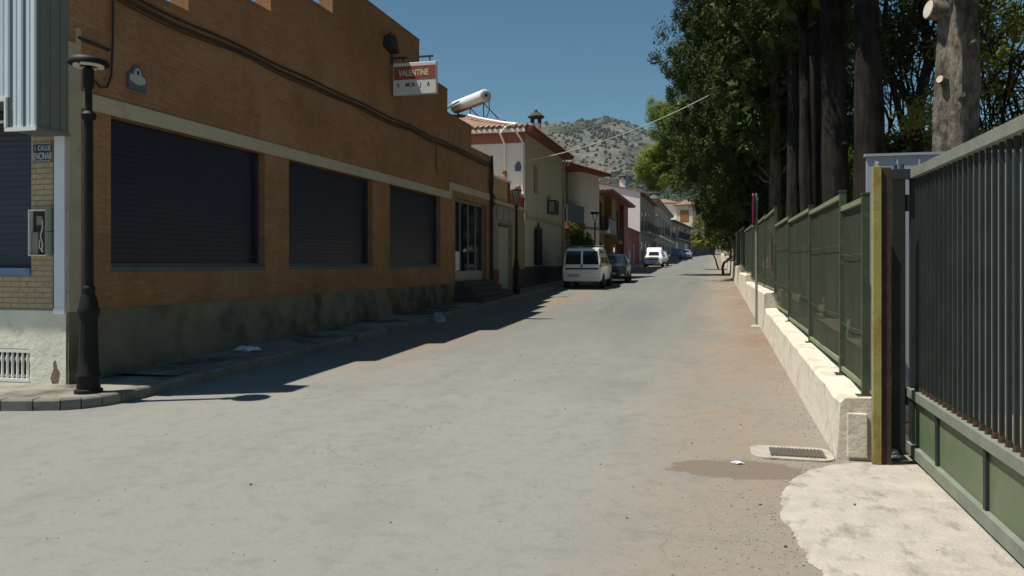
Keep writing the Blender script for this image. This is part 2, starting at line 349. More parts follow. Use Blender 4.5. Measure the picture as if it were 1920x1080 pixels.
# ------------------------------------------------------------------ mesh building
class MB:
    def __init__(s): s.v = []; s.f = []; s.mi = []; s.cur = 0
    def vert(s, p): s.v.append((p[0], p[1], p[2])); return len(s.v) - 1
    def poly(s, pts):
        s.f.append([s.vert(p) for p in pts]); s.mi.append(s.cur); return s
    def box(s, x0, x1, y0, y1, z0, z1, fn=None):
        P = [(x, y, z) for z in (z0, z1) for y in (y0, y1) for x in (x0, x1)]
        if fn: P = [fn(*p) for p in P]
        i = [s.vert(p) for p in P]
        for q in ((0, 2, 3, 1), (4, 5, 7, 6), (0, 1, 5, 4), (2, 6, 7, 3), (0, 4, 6, 2), (1, 3, 7, 5)):
            s.f.append([i[k] for k in q]); s.mi.append(s.cur)
        return s
    def prism(s, poly, fn, d0, d1):
        """poly of (u,v); fn(u,v,d) -> point"""
        a = [s.vert(fn(u, v, d0)) for u, v in poly]; b = [s.vert(fn(u, v, d1)) for u, v in poly]
        n = len(poly)
        s.f.append(a[::-1]); s.f.append(b); s.mi += [s.cur] * 2
        for i in range(n):
            s.f.append([a[i], a[(i + 1) % n], b[(i + 1) % n], b[i]]); s.mi.append(s.cur)
        return s
    def tube(s, pts, r, n=8, caps=True, jitter=0, squash=None):
        pts = [Vector(p) for p in pts]
        rr = r if isinstance(r, (list, tuple)) else [r] * len(pts)
        rings = []; up = None
        for i, p in enumerate(pts):
            t = (pts[min(i + 1, len(pts) - 1)] - pts[max(i - 1, 0)])
            t = t.normalized() if t.length > 1e-9 else Vector((0, 0, 1))
            if up is None:
                up = Vector((1, 0, 0)) if abs(t.x) < .8 else Vector((0, 1, 0))
            a = (up - t * up.dot(t)).normalized(); b = t.cross(a); up = a
            ring = []
            for k in range(n):
                th = 2 * math.pi * k / n
                q = rr[i] * (1 + (random.uniform(-jitter, jitter) if jitter else 0))
                ring.append(s.vert(p + a * math.cos(th) * q + b * math.sin(th) * q))
            rings.append(ring)
        for i in range(len(rings) - 1):
            for k in range(n):
                s.f.append([rings[i][k], rings[i][(k + 1) % n], rings[i + 1][(k + 1) % n], rings[i + 1][k]]); s.mi.append(s.cur)
        if caps:
            s.f.append(rings[0][::-1]); s.f.append(rings[-1]); s.mi += [s.cur] * 2
        return s
    def lathe(s, prof, n=16, c=(0, 0, 0), axis='z', mod=None):
        rings = []
        for r, z in prof:
            ring = []
            for k in range(n):
                th = 2 * math.pi * k / n
                q = r * (mod(th, z) if mod else 1)
                x, y = q * math.cos(th), q * math.sin(th)
                p = {'z': (x, y, z), 'x': (z, x, y), 'y': (x, z, y)}[axis]
                ring.append(s.vert((c[0] + p[0], c[1] + p[1], c[2] + p[2])))
            rings.append(ring)
        for i in range(len(rings) - 1):
            for k in range(n):
                s.f.append([rings[i][k], rings[i][(k + 1) % n], rings[i + 1][(k + 1) % n], rings[i + 1][k]]); s.mi.append(s.cur)
        s.f.append(rings[0][::-1]); s.f.append(rings[-1]); s.mi += [s.cur] * 2
        return s
    def cells(s, us, vs, solid, fn, d0, d1):
        """a wall of rectangular cells with openings; fn(u,v,d) -> point"""
        nu, nv = len(us) - 1, len(vs) - 1
        S = [[solid((us[i] + us[i + 1]) / 2, (vs[j] + vs[j + 1]) / 2) for j in range(nv)] for i in range(nu)]
        g = lambda i, j: 0 <= i < nu and 0 <= j < nv and S[i][j]
        for i in range(nu):
            for j in range(nv):
                if not S[i][j]: continue
                a, b, c, d = us[i], us[i + 1], vs[j], vs[j + 1]
                s.poly([fn(a, c, d1), fn(b, c, d1), fn(b, d, d1), fn(a, d, d1)])
                s.poly([fn(a, c, d0), fn(a, d, d0), fn(b, d, d0), fn(b, c, d0)])
                if not g(i - 1, j): s.poly([fn(a, c, d0), fn(a, c, d1), fn(a, d, d1), fn(a, d, d0)])
                if not g(i + 1, j): s.poly([fn(b, c, d0), fn(b, d, d0), fn(b, d, d1), fn(b, c, d1)])
                if not g(i, j - 1): s.poly([fn(a, c, d0), fn(b, c, d0), fn(b, c, d1), fn(a, c, d1)])
                if not g(i, j + 1): s.poly([fn(a, d, d0), fn(a, d, d1), fn(b, d, d1), fn(b, d, d0)])
        return s
    def build(s, name, mat, parent=None, smooth=None, bevel=0, weld=True):
        me = bpy.data.meshes.new(name)
        off = Vector(parent_world(parent)) if parent else Vector((0, 0, 0))
        me.from_pydata([(x - off.x, y - off.y, z - off.z) for x, y, z in s.v], [], s.f)
        mats = mat if isinstance(mat, (list, tuple)) else [mat]
        for m in mats: me.materials.append(MT[m] if isinstance(m, str) else m)
        if len(mats) > 1: me.polygons.foreach_set('material_index', s.mi)
        bm = bmesh.new(); bm.from_mesh(me)
        if weld: bmesh.ops.remove_doubles(bm, verts=bm.verts, dist=1e-4)
        bmesh.ops.recalc_face_normals(bm, faces=bm.faces)
        if bevel:
            es = [e for e in bm.edges if len(e.link_faces) == 2 and e.calc_face_angle(0) > R(35)]
            bmesh.ops.bevel(bm, geom=es, offset=bevel, segments=2, affect='EDGES', profile=.5)
        bm.to_mesh(me); bm.free()
        if smooth is not None:
            me.shade_smooth(); me.set_sharp_from_angle(angle=R(smooth))
        o = bpy.data.objects.new(name, me); COL.objects.link(o)
        if parent: o.parent = parent
        return o

_W = {}
def parent_world(o):
    p = (0, 0, 0)
    while o is not None:
        p = (p[0] + o.location[0], p[1] + o.location[1], p[2] + o.location[2]); o = o.parent
    return p

def thing(name, label, cat, loc=(0, 0, 0), group=None):
    o = bpy.data.objects.new(name, None); COL.objects.link(o)
    o.location = loc; o.empty_display_size = .3
    o['label'] = label; o['category'] = cat
    if group: o['group'] = group
    return o

def tag(o, label, cat, group=None):
    o['label'] = label; o['category'] = cat
    if group: o['group'] = group
    return o

def struct(o, kind='structure'):
    o['kind'] = kind; return o

def copy_tree(root, loc, rz, label):
    r = root.copy(); COL.objects.link(r); r.location = loc; r.rotation_euler = (0, 0, rz); r['label'] = label
    def rec(a, b):
        for ch in a.children:
            c = ch.copy(); COL.objects.link(c); c.parent = b; rec(ch, c)
    rec(root, r); return r

def text(name, body, mat, size, mtx, parent, ext=.003, sx=1.0, align='LEFT'):
    cu = bpy.data.curves.new(name, 'FONT'); cu.body = body; cu.size = size; cu.extrude = ext; cu.align_x = align; cu.offset = size * (.018 if size > .12 else .006)
    tmp = bpy.data.objects.new('text', cu); COL.objects.link(tmp); bpy.context.view_layer.update()
    me = bpy.data.meshes.new_from_object(tmp.evaluated_get(bpy.context.evaluated_depsgraph_get())); me.name = name
    bpy.data.objects.remove(tmp); bpy.data.curves.remove(cu)
    me.materials.clear(); me.materials.append(MT[mat])
    o = bpy.data.objects.new(name, me); COL.objects.link(o)
    o.parent = parent
    off = Vector(parent_world(parent))
    o.matrix_local = Matrix.Translation(mtx.to_translation() - off) @ mtx.to_3x3().to_4x4() @ Matrix.Diagonal((sx, 1, 1, 1))
    return o

# ------------------------------------------------------------------ setting: ground, road, pavement
def sheet(name, mat, x0, x1, y0, y1, dz, ny=60, kind='structure'):
    mb = MB(); ys = [lerp(y0, y1, i / ny) for i in range(ny + 1)]
    for a, b in zip(ys, ys[1:]):
        mb.poly([(x0, a, zr(a) + dz), (x1, a, zr(a) + dz), (x1, b, zr(b) + dz), (x0, b, zr(b) + dz)])
    return struct(mb.build(name, mat, smooth=60), kind)

mb = MB()
ys = [-3000, -60, -20] + list(range(-10, 0, 5)) + list(range(0, 14)) + list(range(14, 260, 6)) + [300, 400, 600, 900, 1600, 3200]
gz = lambda y: zr(min(y, 700)) - .03
for a, b in zip(ys, ys[1:]):
    mb.poly([(-3000, a, gz(a)), (3000, a, gz(a)), (3000, b, gz(b)), (-3000, b, gz(b))])
struct(mb.build('ground', 'earth', smooth=60))
road = sheet('road', 'road', -45, 1.75, -14, 215, 0, 460)

# kerb path round the corner
FX = lambda t: (-7.64 - .969 * t, 7.17 - .245 * t)
kp = [FX(14), FX(8), FX(4), FX(2), FX(1), FX(0), (-7.3, 7.26), (-7.02, 7.35), (-6.86, 7.48), (-6.74, 7.66), (-6.67, 7.88), (-6.64, 8.15)]
kp += [(-6.64, y) for y in [9.1 + i for i in range(0, 140)]]
PH = .13
def offset_path(path, d):
    out = []
    for i, p in enumerate(path):
        a = Vector(path[max(i - 1, 0)]); b = Vector(path[min(i + 1, len(path) - 1)])
        t = (b - a).normalized(); n = Vector((-t.y, t.x))   # left of travel = towards the buildings
        out.append((p[0] + n.x * d, p[1] + n.y * d))
    return out
kin = offset_path(kp, .15)
mb = MB()
for i in range(len(kp) - 1):
    a0, a1, b0, b1 = Vector(kp[i]), Vector(kp[i + 1]), Vector(kin[i]), Vector(kin[i + 1])
    g = .006 / max((a1 - a0).length, .05)
    A0, A1, B0, B1 = a0.lerp(a1, g), a0.lerp(a1, 1 - g), b0.lerp(b1, g), b0.lerp(b1, 1 - g)
    j = random.uniform(-.006, .006)
    zt0, zt1 = zr(A0.y) + PH + j, zr(A1.y) + PH + j
    nn = (B0 - A0).normalized() * .02
    top = [(A0.x + nn.x, A0.y + nn.y, zt0), (A1.x + nn.x, A1.y + nn.y, zt1), (B1.x, B1.y, zt1), (B0.x, B0.y, zt0)]
    mid = [(A0.x, A0.y, zt0 - .02), (A1.x, A1.y, zt1 - .02)]
    bot = [(A0.x, A0.y, zt0 - .2), (A1.x, A1.y, zt1 - .2), (B1.x, B1.y, zt1 - .2), (B0.x, B0.y, zt0 - .2)]
    mb.poly(top); mb.poly([mid[0], mid[1], top[1], top[0]]); mb.poly([bot[0], bot[1], mid[1], mid[0]])
    mb.poly([bot[1], bot[2], top[2], top[1], mid[1]]); mb.poly([bot[3], bot[0], mid[0], top[0], top[3]]); mb.poly([bot[2], bot[3], top[3], top[2]])
struct(mb.build('kerb', 'kerb', weld=False))
mb = MB()
for i in range(len(kin) - 1):
    a, b = kin[i], kin[i + 1]
    c, d = (-9.0, max(a[1] + .0, 8.6)), (-9.0, max(b[1], 8.6))
    if a[1] < 8.2: c = (a[0] - .3, a[1] + 2.4); 
    if b[1] < 8.2: d = (b[0] - .3, b[1] + 2.4)
    q = PH - .006
    mb.poly([(a[0], a[1], zr(a[1]) + q), (b[0], b[1], zr(b[1]) + q), (d[0], d[1], zr(b[1]) + q), (c[0], c[1], zr(a[1]) + q)])
struct(mb.build('pavement', 'pave', weld=False))

# cement apron in front of the gate, with a ragged edge
ol = [(1.66, 2.0), (.62, 2.0), (.55, 3.2), (.50, 4.0), (.53, 4.55), (.46, 5.0), (.43, 5.6), (.47, 6.05), (.58, 6.45), (.74, 6.75), (.93, 6.97), (1.12, 7.09), (1.3, 7.12), (1.66, 7.2)]
edge = []
for i in range(len(ol) - 1):
    a, b = Vector(ol[i]), Vector(ol[i + 1]); n = max(1, int((b - a).length / .022))
    for k in range(n):
        p = a.lerp(b, k / n); w = mnoise.noise(Vector((p.x * 5, p.y * 5, 3))) * .06 + mnoise.noise(Vector((p.x * 14, p.y * 14, 8))) * .016 + mnoise.noise(Vector((p.x * 42, p.y * 42, 1))) * .016
        edge.append((p.x + (w if 1 < i < 12 else 0), p.y + (w * .5 if 1 < i < 12 else 0)))
edge.append(ol[-1])
cx = Vector((1.35, 5.0))
mb = MB()
lv = [(1.0, .004), (.985, .022), (.9, .035), (.6, .05), (.3, .055)]
for (s0, z0), (s1, z1) in zip(lv, lv[1:]):
    for i in range(len(edge)):
        p, q = Vector(edge[i]), Vector(edge[(i + 1) % len(edge)])
        P = [cx.lerp(p, s0), cx.lerp(q, s0), cx.lerp(q, s1), cx.lerp(p, s1)]
        mb.poly([(P[0].x, P[0].y, z0), (P[1].x, P[1].y, z0), (P[2].x, P[2].y, z1), (P[3].x, P[3].y, z1)])
mb.poly([(cx.lerp(Vector(p), .3).x, cx.lerp(Vector(p), .3).y, .055) for p in edge])
struct(mb.build('cement_path', 'apron', smooth=60))
# loose grit along the road edges and crumbs round the cement
def scatter(name, mat, pts, r0, r1, seed):
    rg = random.Random(seed); ic = bmesh.new(); bmesh.ops.create_icosphere(ic, subdivisions=1, radius=1)
    V_ = [v_.co.copy() for v_ in ic.verts]; F_ = [[q.index for q in f_.verts] for f_ in ic.faces]; ic.free(); mb = MB()
    for (x, y, z) in pts:
        r = rg.uniform(r0, r1) * rg.uniform(.5, 1); o_ = len(mb.v)
        for v_ in V_:
            q = r * rg.uniform(.7, 1.3); mb.v.append((x + v_.x * q, y + v_.y * q, z + r * .3 + v_.z * q * .6))
        for f_ in F_: mb.f.append([o_ + q for q in f_]); mb.mi.append(0)
    return struct(mb.build(name, mat, weld=False), 'stuff')
rg_ = random.Random(3); P_ = []
for k in range(1500):
    y = rg_.uniform(7.2, 30); x = .97 - abs(rg_.gauss(0, .16)); P_.append((x, y, zr(y) + .001))
for k in range(900):
    y = rg_.uniform(3.0, 16); x = rg_.uniform(-5.5, .9); P_.append((x, y, zr(y) + .001))
for k in range(500):
    y = rg_.uniform(3.2, 7.0); x = rg_.gauss(.3, .3); P_.append((x, y, zr(y) + .001))
scatter('road_grit', M('sandy road grit', (.27, .235, .19), .95, .4, 60, world=True), P_, .003, .009, 4)
P_ = []
for k in range(200):
    a = edge[rg_.randint(40, len(edge) - 30)]; P_.append((a[0] + rg_.gauss(-.02, .03), a[1] + rg_.gauss(.0, .03), zr(a[1]) + .003))
scatter('cement_crumbs', 'apron', P_, .003, .011, 6)
# garden ground behind the right wall
sheet('garden_ground', 'earth', 1.3, 60, 9.56, 150, .25, 100)
sheet('yard_ground', 'earth', 1.3, 60, 7.2, 9.56, -.01, 12); sheet('yard_ground', 'earth', 1.76, 60, -14, 7.2, .008, 20)

# mountain
prof = [(-400, 350), (300, 330), (700, 300), (900, 285), (985, 262), (1003, 242), (1022, 229), (1060, 229), (1098, 227), (1130, 221), (1170, 224), (1200, 235), (1225, 243), (1300, 262), (1400, 285), (1700, 320), (2200, 360)]
angs = [math.atan((x - 960) / 1500) for x, _ in prof]
PSI = R(14.22)
def elev(a):
    for i in range(len(angs) - 1):
        if a <= angs[i + 1]:
            t = (a - angs[i]) / (angs[i + 1] - angs[i]); y = lerp(prof[i][1], prof[i + 1][1], max(0, t)); break
    else: y = prof[-1][1]
    return (495 - y) / 1500 * math.cos(a)
NA, NR = 230, 46
mb = MB(); ids = []
for i in range(NA + 1):
    a = lerp(R(-34), R(30), i / NA); col = []
    for j in range(NR + 1):
        t = j / NR; r = lerp(620, 2500, t)
        e = elev(a)
        h = e * r * sstep(-.15, 1, min(1, (r - 620) / 1380)) if r <= 2000 else e * 2000 * (1 - .25 * sstep(2000, 2500, r))
        x, y = r * math.sin(a - PSI), r * math.cos(a - PSI)
        nz = mnoise.fractal(Vector((x * .004, y * .004, 1.7)), 1.0, 2.1, 6)
        nz2 = mnoise.noise(Vector((x * .03, y * .03, 4)))
        ww = sstep(0, .5, t)
        h += (nz * 30 * (1 - .75 * sstep(.45, .72, t)) + nz2 * 6) * ww - 4
        col.append(mb.vert((x, y, max(h, 0) + 2)))
    ids.append(col)
for i in range(NA):
    for j in range(NR):
        mb.f.append([ids[i][j], ids[i + 1][j], ids[i + 1][j + 1], ids[i][j + 1]]); mb.mi.append(0)
MTN = struct(mb.build('mountain', 'mountain', smooth=80, weld=False))
sv = MTN.data.vertices; mb = MB(); rsm = random.Random(77)
ico = bmesh.new(); bmesh.ops.create_icosphere(ico, subdivisions=1, radius=1); IV = [v_.co.copy() for v_ in ico.verts]; IF = [[v_.index for v_ in f_.verts] for f_ in ico.faces]; ico.free()
for k in range(9500):
    i, j = rsm.randint(70, 205), rsm.randint(8, int(NR * .72)); a_, b_, c_ = (sv[ids[i][j]].co, sv[ids[i + 1][j]].co, sv[ids[i][j + 1]].co)
    p = a_ + (b_ - a_) * rsm.random() + (c_ - a_) * rsm.random()
    dn = mnoise.fractal(Vector((p.x * .004, p.y * .004, 9)), 1, 2, 4)
    if dn + rsm.uniform(-.5, .5) < -.1 + (p.z - 200) / 480: continue
    r_ = rsm.uniform(1.4, 4.4) * (1 + .4 * (dn > .2)); o_ = len(mb.v)
    for v_ in IV:
        q = r_ * rsm.uniform(.75, 1.25); mb.v.append((p.x + v_.x * q, p.y + v_.y * q, p.z + r_ * .5 + v_.z * q * .9))
    for f_ in IF: mb.f.append([o_ + q for q in f_]); mb.mi.append(0)
struct(mb.build('hillside_scrub', M('dark hillside scrub', (.058, .068, .046), 1, .3, .02, spec=0, world=True), weld=False), 'stuff')

# ------------------------------------------------------------------ the brick building on the left
BX = -7.8
BB = thing('brick_building', 'tan brick building with stepped gable parapet and three wide shuttered windows', 'building', (BX, 18, zr(18)))
AL = R(0.5)
FT = Vector((-math.cos(AL), -math.sin(AL), 0)); FN = Vector((math.sin(AL), -math.cos(AL), 0)); FC = Vector((BX, 8.3, 0))
def F(u, v, d):      # front facade frame: u to the left of the corner, v up, d out of the wall
    p = FC + FT * u + FN * d; return (p.x, p.y, v)
def FB(u, d, v): return F(u, v, d)
Sx = lambda u, v, d: (BX + d, u, v)   # street facade frame: u along the street

wins = [(9.02, 12.78), (13.62, 17.43), (18.46, 22.23)]
WZ0, WZ1 = 1.54, 3.63
DOOR = (23.62, 27.15, 1.0, 3.72)
steps = [(8.3, 10.64, 5.47), (10.64, 12.98, 6.18), (12.98, 15.4, 6.88), (15.4, 20.5, 7.72), (20.5, 22.87, 6.88), (22.87, 25.3, 6.18), (25.3, 27.75, 5.47)]
us = sorted({8.3, 27.75} | {a for w in wins for a in w} | {DOOR[0], DOOR[1]} | {s_[0] for s_ in steps})
vs = sorted({.0, 1.0, WZ0, WZ1, DOOR[3]} | {s_[2] for s_ in steps})
def solid(u, v):
    for a, b, h in steps:
        if a < u < b and v > h: return False
    for a, b in wins:
        if a < u < b and WZ0 < v < WZ1: return False
    return not (DOOR[0] < u < DOOR[1] and DOOR[2] < v < DOOR[3])
mb = MB(); mb.cells(us, vs, solid, Sx, -.32, 0)
mb.build('street_wall', 'brick', BB)
# end wall, back wall, roof
mb = MB(); mb.box(-20, BX - .32, 27.45, 27.75, 0, 5.2); mb.box(-20.3, -20, 8.0, 27.75, 0, 5.2)
mb.build('side_wall', 'brick', BB)
mb = MB(); mb.poly([(-20, 6.2, 4.95), (BX - .3, 8.2, 4.95), (BX - .3, 27.5, 4.95), (-20, 27.5, 4.95)]); mb.poly([(-20, 6.2, 4.8), (BX - .3, 8.2, 4.8), (BX - .3, 27.5, 4.8), (-20, 27.5, 4.8)])
mb.build('roof', 'base_gray', BB)
# coping bricks on every step
mb = MB()
for a, b, h in steps: mb.box(BX - .33, BX + .012, a + .004, b - .004, h + .001, h + .045)
mb.build('coping', 'brick', BB)
# front wall with window and vent openings
FW = (.56, 3.4, 1.50, 3.70); FV = (.56, 1.35, .16, .58)
us2 = [0.002, FW[0], FV[1], FW[1], 12]; vs2 = sorted([0.0, FV[2], FV[3], 1.065, FW[2], FW[3], 5.47])
def solid2(u, v):
    if FW[0] < u < FW[1] and FW[2] < v < FW[3]: return False
    if FV[0] < u < FV[1] and FV[2] < v < FV[3]: return False
    return True
mb = MB(); mb.cells(us2, [v for v in vs2 if v >= 1.065], solid2, F, -.3, 0); mb.build('front_wall', 'brick_front', BB)
mb = MB(); mb.cells([0.02] + us2[1:], [v for v in vs2 if v <= 1.065], solid2, F, -.3, .022)
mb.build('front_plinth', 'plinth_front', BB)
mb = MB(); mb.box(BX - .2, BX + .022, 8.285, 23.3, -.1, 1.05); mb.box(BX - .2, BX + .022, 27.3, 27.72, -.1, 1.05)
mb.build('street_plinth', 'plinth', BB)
# flaked hole low on the corner of the plinth
mb = MB(); mb.prism([(.13, .17), (.22, .15), (.25, .22), (.2, .34), (.21, .42), (.17, .45), (.15, .36), (.11, .3)], lambda u, v, d: F(u, v, d), .0225, .025)
mb.build('flaked_patch', M('exposed plinth earth', (.2, .15, .1), .95, .3, 10, .6, 30), BB)
# lintel band stepping up over the door
mb = MB()
BT = .03
poly = [(8.47, 3.63), (23.2, 3.63), (23.2, 3.92), (27.6, 3.92), (27.6, 4.14), (23.0, 4.14), (23.0, 3.84), (8.47, 3.84)]
mb.prism(poly, Sx, -.0, BT)
mb.build('lintel_band', 'cream', BB)
mb = MB(); mb.box(BX - .02, BX + .035, 8.27, 8.465, 1.052, 4.42); mb.box(BX - .02, BX + .035, 8.39, 8.465, 4.421, 4.62)
mb.build('corner_strip', 'cream_dim', BB)
# shutters
for a, b in wins:
    w = MB(); w.box(BX - .30, BX - .26, a, b, WZ0, WZ1)
    fr = w.build('window', 'dark_gray', BB)
    s_ = MB(); z = WZ0 + .12
    nsl = 26; dz = (WZ1 - z) / nsl
    for k in range(nsl):
        z0 = z + k * dz; x = BX - .17
        s_.poly([(x, a + .015, z0), (x, b - .015, z0), (x + .0012, b - .015, z0 + dz * .5), (x + .0012, a + .015, z0 + dz * .5)])
        s_.poly([(x + .0012, a + .015, z0 + dz * .5), (x + .0012, b - .015, z0 + dz * .5), (x, b - .015, z0 + dz), (x, a + .015, z0 + dz)])
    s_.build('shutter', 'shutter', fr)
    for q0, q1 in ((a + .003, a + .05), (b - .05, b - .003)): MB().box(BX - .2, BX - .12, q0, q1, WZ0 + .121, WZ1 - .002).build('guide_rail', 'dark_gray', fr)
    l = MB(); l.box(BX - .25, BX - .015, a + .003, b - .003, WZ0 + .002, WZ0 + .07); l.box(BX - .2, BX - .1, a + .003, b - .003, WZ0 + .071, WZ0 + .12)
    l.build('sill', 'sill', fr)
# front window
fw = MB(); fw.box(FW[0], FW[1], -.29, -.26, FW[2], FW[3], FB); wf = fw.build('window', 'dark_gray', BB)
s_ = MB(); z = FW[2] + .11; nsl = 28; dz = (FW[3] - z) / nsl
for k in range(nsl):
    z0 = z + k * dz
    s_.poly([F(FW[0] + .01, z0, -.12), F(FW[1] - .01, z0, -.12), F(FW[1] - .01, z0 + dz * .5, -.115), F(FW[0] + .01, z0 + dz * .5, -.115)])
    s_.poly([F(FW[0] + .01, z0 + dz * .5, -.115), F(FW[1] - .01, z0 + dz * .5, -.115), F(FW[1] - .01, z0 + dz, -.12), F(FW[0] + .01, z0 + dz, -.12)])
s_.build('shutter', 'shutter_front', wf)
s_ = MB(); s_.box(FW[0] + .003, FW[1] - .003, -.2, .03, FW[2] + .002, FW[2] + .1, FB); s_.build('sill', 'blue_sill', wf)
# basement vent with balusters
v = MB(); v.box(FV[0] - .01, FV[1] + .01, -.29, -.27, FV[2] - .01, FV[3] + .01, FB); vo = v.build('vent', 'meter_dark', BB)
v = MB()
v.box(FV[0] + .002, FV[1] - .002, -.02, .02, FV[3] - .05, FV[3] - .003, FB); v.box(FV[0] + .002, FV[1] - .002, -.02, .03, FV[2] + .003, FV[2] + .04, FB)
k = FV[0] + .05
while k < FV[1]:
    c = F(k, 0, 0); v.lathe([(.016, FV[2] + .04), (.026, FV[2] + .075), (.016, FV[2] + .1), (.016, FV[2] + .24), (.026, FV[2] + .29), (.016, FV[2] + .33), (.016, FV[3] - .05)], 8, (c[0], c[1], 0)); k += .078
v.build('baluster_grille', 'trim_white', vo, smooth=50)
# white duct and metal cladding box
mb = MB(); mb.box(.016, .165, .001, .055, 1.055, 3.24, FB); mb.box(.01, .171, .001, .062, 1.03, 1.10, FB)
mb.build('duct', 'white_duct', BB)
bx = MB(); D = .50; ZB = 3.25; ZT = 6.4; U0 = -.005; ST = .43
bx.box(U0, ST, .002, D - .02, ZB, ZT, FB); bx.box(ST + .0005, 3.4, .002, D - .02, 3.60, ZT, FB)
box = bx.build('metal_cladding_box', 'corr_shaded', BB)
rb = MB(); u = U0 + .004
pat = []
while u < 3.38:
    pat.append((u, min(u + .15, 3.39))); u += .19
for a, b in pat:
    zb = ZB + .035 if b <= ST + .02 else 3.645
    pr = [(a, D - .018), (a + .018, D + .005), (a + .05, D + .005), (a + .06, D - .002), (a + .085, D - .002), (a + .095, D + .005), (b - .018, D + .005), (b, D - .018)]
    rb.prism(pr, lambda u_, d_, z_: F(u_, z_, d_), zb, ZT)
rb.build('corrugated_front', 'corr', box)
gr = MB(); gr.poly([F(U0 + .002, ZB + .03, D - .012), F(ST - .002, ZB + .03, D - .012), F(ST - .002, ZT, D - .012), F(U0 + .002, ZT, D - .012)])
gr.poly([F(ST + .002, 3.62, D - .012), F(3.38, 3.62, D - .012), F(3.38, ZT, D - .012), F(ST + .002, ZT, D - .012)])
gr.build('groove_sheet', M('slate groove metal', (.13, .17, .19), .5, .1, 1), box)
tr = MB(); tr.box(U0 - .01, ST + .01, D - .018, D + .016, ZB - .015, ZB + .03, FB); tr.box(ST - .012, ST + .012, D - .018, D + .018, ZB + .031, 3.645, FB)
tr.box(ST + .0125, 3.4, D - .018, D + .016, 3.60, 3.644, FB)
tr.box(ST + .0125, 3.4, .1, .14, 3.42, 3.45, FB)
tr.build('bottom_trim', 'trim_white', box)
sd = MB()
for d0, d1 in ((.05, .14), (.2, .29), (.36, .44)): sd.box(U0 - .012, U0 + .001, d0, d1, ZB + .03, ZT, FB)
sd.box(U0 - .03, U0 - .001, .01, D + .01, ZB - .02, ZB + .028, FB)
sd.build('side_rib', 'corr_shaded', box)
# entrance: steps, glazed door, dark service pipe
st = MB()
for k in range(4): st.box(BX + .023 if k < 9 else 0, BX + .28 + .24 * (3 - k), 23.35 + .12 * k, 27.25 - .0 * k, zr(25) + .08 + .16 * k, zr(25) + .24 + .16 * k)
st.build('entrance_steps', 'base_gray', BB)
dr = MB(); dr.box(BX - .3, BX - .27, DOOR[0], DOOR[1], 1.0, DOOR[3]); df = dr.build('door', 'black_plastic', BB)
fr = MB(); W = DOOR[1] - DOOR[0]
for k in range(5):
    y = DOOR[0] + .02 + k * (W - .1) / 4; fr.box(BX - .2, BX - .13, y, y + .06, 1.0, DOOR[3] - .003)
for k in range(4):
    y0 = DOOR[0] + .0805 + k * (W - .1) / 4; y1 = DOOR[0] + .0195 + (k + 1) * (W - .1) / 4
    fr.box(BX - .2, BX - .13, y0, y1, 1.0, 1.42); fr.box(BX - .2, BX - .13, y0, y1, DOOR[3] - .09, DOOR[3] - .004); 
fr.build('frame', 'alu', df)
gl = MB()
for k in range(4):
    y0 = DOOR[0] + .081 + k * (W - .1) / 4; y1 = DOOR[0] + .019 + (k + 1) * (W - .1) / 4
    gl.box(BX - .18, BX - .16, y0, y1, 1.421, DOOR[3] - .091)
gl.build('pane', 'glass', df)
nb = MB(); nb.box(BX - .158, BX - .15, 24.1, 24.5, 1.45, 2.05); nb.build('notice_board', 'sign_white', df)
pp = MB(); pp.tube([(BX + .06, 27.62, .5), (BX + .06, 27.62, 4.2)], .055, 10); pp.tube([(BX + .05, 27.45, 1.1), (BX + .05, 27.45, 4.1), (BX + .05, 27.3, 4.6), (BX + .05, 27.5, 5.3)], .025, 8)
pp.tube([(BX + .1, 27.7 + .16 * math.cos(t * .6), 3.95 + .2 * math.sin(t * .6)) for t in range(24)], .03, 6)
pp.tube([(BX + .06, 27.62, 4.2), (BX + .06, 27.7, 4.9), (BX + .02, 27.74, 5.55)], .045, 8)
pp.build('service_pipe', 'cable', BB, smooth=50)
# cable runs sagging along the wall
cb = MB()
def cable(z0, sag, r, y0=8.6, y1=27.5, x=.05, n=34):
    p = []
    for i in range(n + 1):
        t = i / n; y = lerp(y0, y1, t)
        p.append((BX + x, y, z0 + lerp(.1, .0, t) - sag * abs(math.sin(t * math.pi * 5)) + .015 * math.sin(y * 2.3)))
    cb.tube(p, r, 6)
cable(5.16, .045, .026); cable(5.25, .02, .018, 8.35, 27.6, .03); cable(5.12, .07, .01, 8.35, 27.5, .04)
cb.tube([(BX + .05, 9.0, 5.15), (BX + .05, 9.0, 4.6), (BX + .05, 8.97, 4.15), (BX + .05, 8.9, 3.98), (BX + .05, 8.78, 3.95), (BX + .05, 8.5, 4.12), (BX + .05, 8.35, 4.2)], .016, 6)
cb.tube([(BX + .05, 21.7, 5.0), (BX + .05, 21.72, 4.45), (BX + .05, 21.8, 4.3)], .014, 6)
cb.tube([(BX + .04, 8.42, 4.5), (BX + .04, 8.95, 4.48)], .022, 6)
cb.build('cable_run', 'cable', BB, smooth=60)
# dark horn lamp high on the gable
hl = MB(); hl.prism([(18.0, 6.95), (18.12, 7.22), (18.3, 7.22), (18.5, 6.85)], Sx, .01, .24); hl.tube([(BX, 18.2, 7.2), (BX + .15, 18.2, 7.3)], .02, 6)
hl.build('flood_lamp', 'cable', BB)

